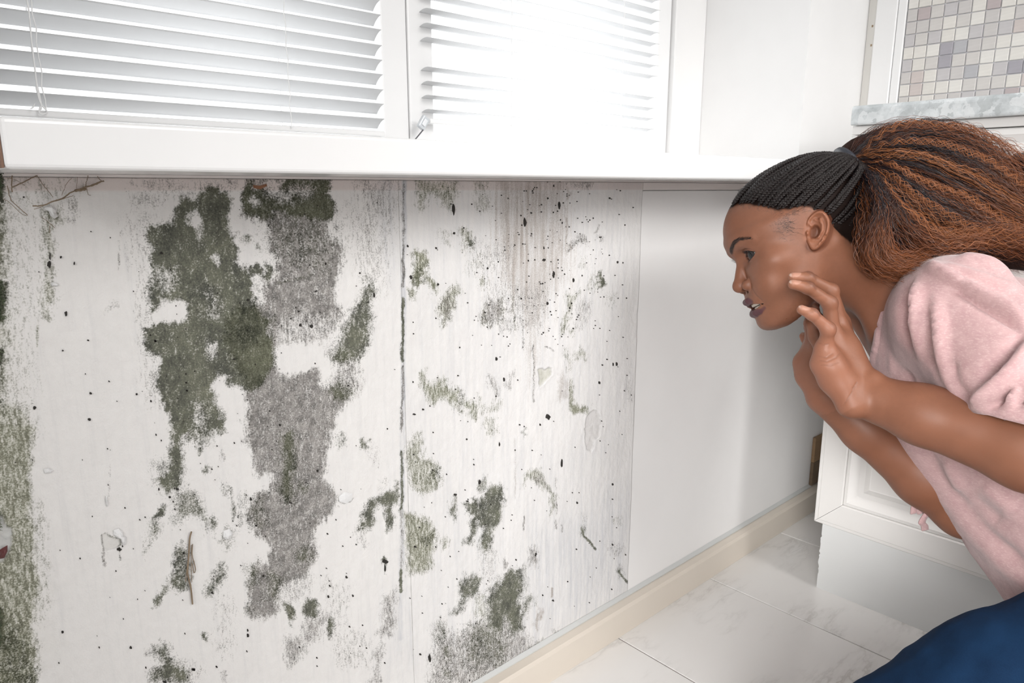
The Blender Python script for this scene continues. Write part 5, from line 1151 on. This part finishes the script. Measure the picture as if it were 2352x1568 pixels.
c_neck = (V - nA) @ nn; c_slr = (V - SHR) @ ax2 - .15; is_slr = shirt[-1].f(V) < tor + .004; c_hem = -.085 - (V - PEL) @ SP
cut = (c_neck > 0) | ((c_slv > 0) & is_slv & near(V, SLV, .16)) | ((c_slr > 0) & is_slr & near(V, SHR + ax2 * .2, .12)) | (c_hem > 0)
for c_, dr, ok in ((c_neck, nn, True), (c_slv, -VU, is_slv & near(V, SLV, .16)), (c_hem, -SP, True)):   # snap the rim onto the cutting plane
    k = (c_ < 0) & (c_ > -.0048) & ok; V[k] -= dr * c_[k][:, None]
V, T = drop(V, T, cut)
px, py = to_px(*V.T); N = normals(V, T); face_cam = np.clip(-(N @ VF) * 2.5 + .2, 0, 1)
FOLDS = [(10, .009, [2112, 640, 2110, 720, 2113, 800, 2119, 880, 2124, 940]), (13, -.007, [2086, 700, 2088, 800, 2096, 900]), (12, .008, [2150, 690, 2163, 760, 2172, 850, 2196, 905, 2232, 938]), (10, -.008, [2140, 820, 2150, 870, 2180, 912, 2222, 936]), (16, -.007, [2182, 830, 2192, 880, 2232, 930]),
  (11, .009, [2120, 605, 2200, 650, 2270, 690, 2360, 738]), (12, -.006, [2190, 660, 2260, 705, 2350, 760]), (10, .006, [2190, 585, 2260, 600, 2320, 632, 2380, 690]), (14, -.009, [2180, 575, 2260, 582, 2310, 610, 2380, 680]), (9, .005, [2160, 612, 2250, 640, 2340, 668]),
  (16, .011, [2235, 936, 2290, 890, 2330, 840, 2370, 780]), (18, -.007, [2260, 870, 2310, 830, 2360, 770]), (12, -.007, [2280, 935, 2330, 890, 2370, 850]), (12, .008, [2318, 930, 2340, 880, 2370, 850]), (14, -.008, [2335, 930, 2360, 890]),
  (9, .004, [2060, 640, 2052, 740, 2050, 860]), (8, .003, [2042, 640, 2030, 740, 2012, 820]), (20, .006, [2060, 1010, 2130, 1120, 2220, 1230, 2340, 1330, 2420, 1390]), (16, -.006, [2110, 1010, 2170, 1110, 2260, 1220, 2360, 1300]), (18, .004, [2178, 1055, 2200, 1130]), (24, -.004, [2230, 1150, 2300, 1200]), (22, .004, [2260, 1110, 2330, 1180])]
V = V + N * (ridge_field(px, py, FOLDS) * 1.5 * face_cam)[:, None] + N * ((fbm(V * 22, 3) - .5) * .006)[:, None]
t = NT('pink_jersey'); v = t.pos(); oc = t.n('TexCoord')
fl = t.noise(t.pos((1, 1, 2.6)), 260, 3, .6); fl2 = t.noise(v, 90, 4, .6); wv_ = t.noise(t.pos((1, 1, 3)), 900, 2, .5)
c = t.mix(t.ramp(fl2, (.35, 0.0), (.7, 1.0)), (.52, .325, .325), (.60, .395, .39)); c = t.mix(t.ramp(fl, (.50, 0.0), (.80, .8)), c, (.74, .55, .54))
t.set(Base_Color=c, Roughness=.9); t.b.inputs['Sheen Weight'].default_value = .35; t.b.inputs['Sheen Roughness'].default_value = .5
t.bump(t.math('ADD', wv_, t.math('MULTIPLY', fl, .5)), .25, .0008)
tb = t.n('BsdfTranslucent'); t.put(tb.inputs[0], c); mxs = t.n('MixShader'); mxs.inputs[0].default_value = .18; t.put(mxs.inputs[1], t.b.outputs[0]); t.put(mxs.inputs[2], tb.outputs[0]); t.put(t.out.inputs[0], mxs.outputs[0])
M['jersey'] = t.m
osh = cloth_mesh('t_shirt', V, T, M['jersey']); osh['label'] = 'loose pale pink heathered t-shirt'
# rib bands along the open edges
def edge_loops(T):
    E = np.concatenate([T[:, [0, 1]], T[:, [1, 2]], T[:, [2, 0]]]); k = np.sort(E, 1); u, c_ = np.unique(k[:, 0].astype(np.int64) * 10 ** 7 + k[:, 1], return_counts=True)
    b_ = set(u[c_ == 1].tolist()); nx = {}
    for a, b in E:
        if min(a, b) * 10 ** 7 + max(a, b) in b_: nx[int(a)] = int(b)
    loops = []
    while nx:
        s_, L_ = next(iter(nx)), []
        while s_ in nx: L_.append(s_); s_ = nx.pop(s_)
        if len(L_) > 25: loops.append(L_)
    return loops
loops = sorted(edge_loops(T), key=lambda L_: np.linalg.norm(V[L_].mean(0) - nA))
L_ = V[loops[0]]
for _ in range(12): L_ = (L_ * 2 + np.roll(L_, 1, 0) + np.roll(L_, -1, 0)) / 4
L_ = np.vstack([L_, L_[:1]]); nb_ = tubes('neck_band', [L_ - nn * .006 + 0], [.0042], M['jersey'], None, 8); keep(nb_, osh) if False else keep(nb_, woman)
# pink tie ends hanging from the front hem
for P2 in ([(2106, 1140), (2100, 1160), (2098, 1178)], [(2124, 1150), (2112, 1166), (2114, 1178)], [(2136, 1166), (2117, 1196), (2122, 1205), (2124, 1216)]):
    c_ = cr([at(x, y, .99 + .004 * i) for i, (x, y) in enumerate(P2)], 6); n_ = len(c_); wv2 = VR * .0048 + VU * .001
    Vt = np.concatenate([c_ - wv2, c_ + wv2]); Qt = np.array([(i, i + 1, n_ + i + 1, n_ + i) for i in range(n_ - 1)]); cloth_mesh('tie_end', Vt, Qt, M['jersey'], .002)
# jeans
jn = [o_ell(PEL - SP * .03, (.165, .125, .13), TA, .05)]
for Hh, K, A in ((HIPL, KNL, ANL), (HIPR, KNR, ANR)):
    jn += chain([Hh, Hh * .5 + K * .5, K], [.104, .092, .064], .035) + chain([K, K * .6 + A * .4, A], [.060, .058, .046], .02)
V, Q = surface(jn, (.55, -.40, .0), (1.42, .50, .60), .0045); V = project(jn, relax(V, Q, 2, .5), 1, .001); T = tri(Q); V[:, 2] = np.maximum(V[:, 2], .004)
N = normals(V, T); V = V + N * ((fbm(V * np.array([26, 26, 26]), 3) - .5) * .007)[:, None]; V[:, 2] = np.maximum(V[:, 2], .003)
t = NT('blue_denim'); v = t.pos(); tw = t.n('TexWave'); tw.inputs['Scale'].default_value = 700; tw.inputs['Distortion'].default_value = 1.5; tw.bands_direction = 'DIAGONAL'; t.put(tw.inputs[0], v)
n = t.noise(v, 14, 4, .6); nf = t.noise(v, 700, 2, .6)
c = t.mix(t.ramp(n, (.3, 0.0), (.75, 1.0)), (.003, .012, .036), (.006, .026, .070)); c = t.mix(t.math('MULTIPLY', nf, .30), c, (.018, .055, .12))
t.set(Base_Color=c, Roughness=.85); t.bump(t.math('ADD', tw.outputs[1], nf), .25, .0006); t.b.inputs['Specular IOR Level'].default_value = .1
oj = np_mesh('jeans', V, T, t.m, None); keep(oj, woman); oj['label'] = 'dark blue denim jeans'
# ------------------------------------------------------------------ hair
SC, SR = np.array([0, 1.55, 4.35]), np.array([7.15, 9.35, 6.95])
TIE = w2h(at(1952, 375, .972)[None])[0]
tdir = (TIE - SC) / SR; trad = np.linalg.norm(tdir); tdir /= trad
rh = np.random.RandomState(21)
hm = NT('black_braided_hair'); v = hm.pos(); n = hm.noise(v, 900, 2, .6)
hm.set(Base_Color=hm.mix(n, (.004, .003, .003), (.018, .012, .011)), Roughness=.33, Specular_IOR_Level=.30); hm.bump(hm.noise(hm.pos((1, 1, 1)), 1800, 2), .5, .0008); M['braid'] = hm.m
def braid(start, lift, lam=1.15, A=.215, B=.12, r=.155):
    d0 = (start - SC) / SR; r0 = np.linalg.norm(d0); d0 /= r0; om = math.acos(np.clip(d0 @ tdir, -1, 1)); n = max(24, int(om * 8.5 / lam * 9)); t_ = np.linspace(0, 1, n)
    D = (np.sin((1 - t_) * om)[:, None] * d0 + np.sin(t_ * om)[:, None] * tdir) / math.sin(om)
    rad = 1.025 + lift * np.sin(np.pi * t_) + (trad - 1.03) * sstep(.25, 1.0, t_) + .012 * np.sin(t_ * 9 + start[0] * 3)
    C_ = SC + D * SR * rad[:, None]
    Tn = np.gradient(C_, axis=0); L_ = np.r_[0, np.cumsum(np.linalg.norm(np.diff(C_, axis=0), axis=1))]; Tn /= np.linalg.norm(Tn, axis=1)[:, None]
    Nn = D / SR; Nn -= Tn * (Nn * Tn).sum(1)[:, None]; Nn /= np.linalg.norm(Nn, axis=1)[:, None]; Bn = np.cross(Tn, Nn)
    ph = 2 * np.pi * L_ / lam + rh.uniform(0, 6); env = np.clip(L_ / .5, .35, 1)[:, None]; paths = []
    for k in range(3):
        a = ph + 2 * np.pi * k / 3; paths.append(h2w(C_ + env * (Bn * (A * np.sin(a))[:, None] + Nn * (B * np.sin(2 * a))[:, None])))
    rr = r * np.clip(L_ / .6, .45, 1) / 100
    return paths, [rr] * 3
ys = []; 
for s in (1, -1):
    arc = np.linspace(0, 1, 32 if s > 0 else 16)
    for a in arc[(0 if s > 0 else 1):]:
        y = np.interp(a, [0, .10, .26, .44, .54, .62, .80, 1], [8.75, 8.35, 7.0, 4.6, 2.2, -.2, -3.0, -6.6]); z = float(hairline_z(np.array(y), 0)) + (.15 if y > 3 else .1) + rh.uniform(-.12, .12)
        x = SR[0] * math.sqrt(max(0.0, 1 - ((y - SC[1]) / SR[1]) ** 2 - ((z - SC[2]) / SR[2]) ** 2)); 
        P_, R_ = braid(np.array([s * x, y, z]), rh.uniform(0, .03)); o = tubes('braid', P_, R_, M['braid'], None, 6); keep(o, woman)
    for j in range(22):      # second layer of braids over the crown
        y = 7.6 - j * .62; z = float(hairline_z(np.array(y), 0)) + rh.uniform(.8, 2.6); x = s * SR[0] * math.sqrt(max(0.02, 1 - ((y - SC[1]) / SR[1]) ** 2 - ((z - SC[2]) / SR[2]) ** 2))
        P_, R_ = braid(np.array([x, y, z]), .035 + rh.uniform(0, .03)); o = tubes('braid', P_, R_, M['braid'], None, 6); keep(o, woman)
# hair tie around the gathered braids
tw = h2w(TIE); td = h2w(TIE + np.array([0, -1.0, .25])) - tw; td /= np.linalg.norm(td); ta = np.cross(td, HL); ta /= np.linalg.norm(ta); tb_ = np.cross(td, ta)
th = np.linspace(0, 2 * np.pi, 40)
ring = tw + td * -.004 + (np.cos(th)[:, None] * ta + np.sin(th)[:, None] * tb_) * .021
o = tubes('hair_tie', [ring], [.0062], plain('black_elastic', (.02, .022, .03), .5, .3, 400), None, 10); keep(o, woman); o['label'] = 'black elastic band gathering the braids'
GUIDE = [  # paths of the loose ponytail from the tie: px, py; ordered from its top to its underside
 [1952,362, 1972,325, 2030,299, 2110,294, 2200,316, 2280,362, 2335,432, 2375,510],
 [1954,366, 1992,340, 2070,328, 2160,352, 2240,402, 2310,470, 2360,545, 2400,600],
 [1956,372, 2000,366, 2072,378, 2150,424, 2230,476, 2300,524, 2360,570, 2400,610],
 [1958,378, 1996,396, 2050,436, 2120,488, 2200,532, 2280,560, 2345,580, 2400,600],
 [1959,384, 1988,418, 2024,468, 2072,516, 2130,545, 2195,556, 2270,566, 2330,575],
 [1958,388, 1977,428, 1998,488, 2032,540, 2080,566, 2130,566, 2170,560, 2210,565],
 [1957,390, 1968,436, 1974,498, 1984,556, 2008,594, 2040,600, 2070,590, 2095,580],
 [1955,392, 1962,446, 1958,516, 1944,566, 1939,602, 1960,626, 1996,638, 2032,634]]
DEPTH = [.985, .975, .968, .965, .958, .950, .940, .925]
ng = len(GUIDE); nt_ = 88; tt = np.linspace(0, 1, nt_)
G = []
for g, dep in zip(GUIDE, DEPTH):
    P2 = np.array(g, float).reshape(-1, 2); D_ = np.interp(np.linspace(0, 1, len(P2)), [0, .25, 1], [.972, dep, dep + .025])
    c_ = cr(np.array([at(x, y, d) for (x, y), d in zip(P2, D_)]), 10); s_ = np.r_[0, np.cumsum(np.linalg.norm(np.diff(c_, axis=0), axis=1))]; s_ /= s_[-1]
    G.append(np.stack([np.interp(tt, s_, c_[:, i]) for i in range(3)], 1))
G = np.array(G)
def guide(vv):
    f = np.clip(vv, 0, .9999) * (ng - 1); i = int(f); return G[i] * (1 - f + i) + G[i + 1] * (f - i)
strands, scol, srad = [], [], []
DARK, AUB, COP, MAH = np.array([.014, .010, .012]), np.array([.150, .047, .016]), np.array([.27, .098, .036]), np.array([.050, .019, .013])
def add_lock(vv, wd, n, spread, amp, lam, cmode, t1=1.0, crimp=1.0, width=.00023):
    base = guide(vv); spd = np.interp(tt, [0, .12, .4, 1], [.012, .045, .075, .085])
    base = base + VF * (wd * spd)[:, None]
    Lx = np.r_[0, np.cumsum(np.linalg.norm(np.diff(base, axis=0), axis=1))]
    Tn = np.gradient(base, axis=0); Tn /= np.linalg.norm(Tn, axis=1)[:, None]; A1 = np.cross(Tn, VF); A1 /= np.linalg.norm(A1, axis=1)[:, None]; A2 = np.cross(Tn, A1)
    ph, ph2 = rh.uniform(0, 6.28, 2); k = 2 * np.pi / lam
    jit = (fbm(base * 14 + rh.uniform(0, 50, 3), 2) - .5) * .02
    for _ in range(n):
        a, b = rh.normal(0, 1, 2) * spread; e = np.interp(tt, [0, .1, .5, 1], [.35, .8, 1, 1.9]); kk = k * rh.uniform(.93, 1.07); p1, p2 = ph + rh.normal(0, .5), ph2 + rh.normal(0, .5)
        am = amp * np.interp(tt, [0, .08, 1], [.2, 1, 1.15]) * rh.uniform(.7, 1.2)
        fr = np.stack([np.interp(tt, np.linspace(0, 1, 13), np.cumsum(rh.normal(0, .0010, 13))) for _q in range(3)], 1)
        P_ = base + A1 * (a * e + jit + am * np.sin(kk * Lx + p1))[:, None] + A2 * (b * e + am * .8 * np.cos(kk * Lx + p2))[:, None] + fr * crimp
        if t1 < 1: m_ = max(10, int(nt_ * t1 * rh.uniform(.85, 1))); P_ = P_[:m_]
        else: m_ = nt_ if rh.rand() > .35 else rh.randint(56, nt_); P_ = P_[:m_]
        s = tt[:m_]; f = rh.uniform(.75, 1.3)
        if cmode == 0: c_ = DARK + (AUB - DARK) * sstep(.30, .80, s + rh.normal(0, .08))[:, None]
        elif cmode == 1: c_ = MAH + (AUB - MAH) * sstep(.0, .35, s)[:, None]
        elif cmode == 2: c_ = np.tile(COP, (m_, 1)) * np.interp(s, [0, .1, 1], [.5, 1, .8])[:, None]
        else: c_ = np.tile(DARK * 1.3, (m_, 1))
        strands.append(P_); scol.append(c_ * f); srad.append(width * np.interp(np.arange(m_) / (m_ - 1), [0, .1, .8, 1], [1, 1, .9, .3]))
for i in range(300):
    vv = np.clip(rh.beta(1.0, 1.15), 0, 1); wd = rh.uniform(-1, .75); near_ = wd < -.1
    if not near_ and rh.rand() < .45: continue
    r_ = rh.rand(); cm = 0 if r_ < .50 else 1 if r_ < .84 else 2 if r_ < .90 else 3
    add_lock(vv, wd * math.sqrt(max(.1, 1 - (2 * vv - 1) ** 2 * .75)), 22, .0040, rh.uniform(.0005, .0014) if rh.rand() < .7 else rh.uniform(.0016, .0026), rh.uniform(.018, .028), cm)
for vv in (.10, .22, .30, .42, .55, .66):            # bright copper crimped locks on the near side
    add_lock(vv + rh.uniform(-.03, .03), -1.02, 10, .0020, .0030, .017, 2, t1=rh.uniform(.55, .9))
for vv in (.90, .94, .97):                           # dark crimped lock falling from the tie
    add_lock(vv, -1.0, 24, .0030, .0032, .017, 0 if vv < .95 else 3, t1=.55)
for i in range(14): add_lock(rh.uniform(.05, .16), rh.uniform(-1, .6), 24, .004, .0012, .022, rh.choice([0, 0, 1, 3]))
for i in range(26): add_lock(rh.uniform(.93, 1.0), rh.uniform(-1, .4), 24, .0035, .0013, .018, rh.choice([1, 1, 0, 0]))
for i in range(90): add_lock(rh.uniform(.03, 1.0), rh.uniform(-1.05, .6), 2, .006, .0025, .024, rh.choice([0, 1, 2]), crimp=1.7, width=.00022)
Vs, Qs, Cs, k = [], [], [], 0
for P_, c_, r_ in zip(strands, scol, srad):
    m_ = len(P_); Tn = np.gradient(P_, axis=0); sd_ = np.cross(Tn, VF + rh.normal(0, .55, 3)); sd_ /= np.linalg.norm(sd_, axis=1)[:, None]   # thin flat strand
    i_ = np.arange(m_ - 1) * 2; Vs.append(np.stack([P_ - sd_ * r_[:, None], P_ + sd_ * r_[:, None]], 1).reshape(-1, 3)); Qs.append(np.c_[i_, i_ + 1, i_ + 3, i_ + 2] + k); Cs.append(np.repeat(c_, 2, 0)); k += 2 * m_
pm = NT('auburn_hair'); pm.set(Base_Color=pm.attr('col', 'Color'), Roughness=.42); pm.b.inputs['Specular IOR Level'].default_value = .28
po = np_mesh('ponytail', np.concatenate(Vs), np.concatenate(Qs), pm.m, None); vattr(po, 'col', np.concatenate(Cs)); keep(po, woman); tag(po, 'thick crimped auburn and black ponytail', kind='stuff')
# dense core of the ponytail
core = []
for vv, r_ in ((.17, .023), (.28, .034), (.45, .038), (.6, .034), (.75, .028)):
    g = guide(vv)[::5] + VF * .016; rr = np.interp(np.linspace(0, 1, len(g)), [0, .2, .6, .8, 1], [.014, r_, r_, r_ * .5, .008]); core += chain(list(g), list(rr), .02)
V, Q = surface(core, (.75, .0, .5), (1.45, .55, 1.0), .006); V = relax(V, Q, 2, .5)
cm_ = NT('hair_mass'); v = cm_.pos(); cm_.set(Base_Color=cm_.mix(cm_.noise(v, 60, 3), (.008, .005, .005), (.035, .012, .007)), Roughness=.8, Specular_IOR_Level=.1); cm_.bump(cm_.noise(v, 500, 3), .8, .004)
o = np_mesh('ponytail_core', V, Q, cm_.m, None); keep(o, woman)
# second black band at the far end of the tail
c0 = at(2350, 402, .97); th = np.linspace(0, 2 * np.pi, 36); o = tubes('hair_tie', [c0 + (np.cos(th)[:, None] * VU * .55 + np.cos(th)[:, None] * -VR * .2 + np.sin(th)[:, None] * VF) * .030 + VR * 0], [.013], plain('black_satin', (.012, .014, .02), .3), None, 12); keep(o, woman); o['label'] = 'shiny black band at the end of the ponytail'
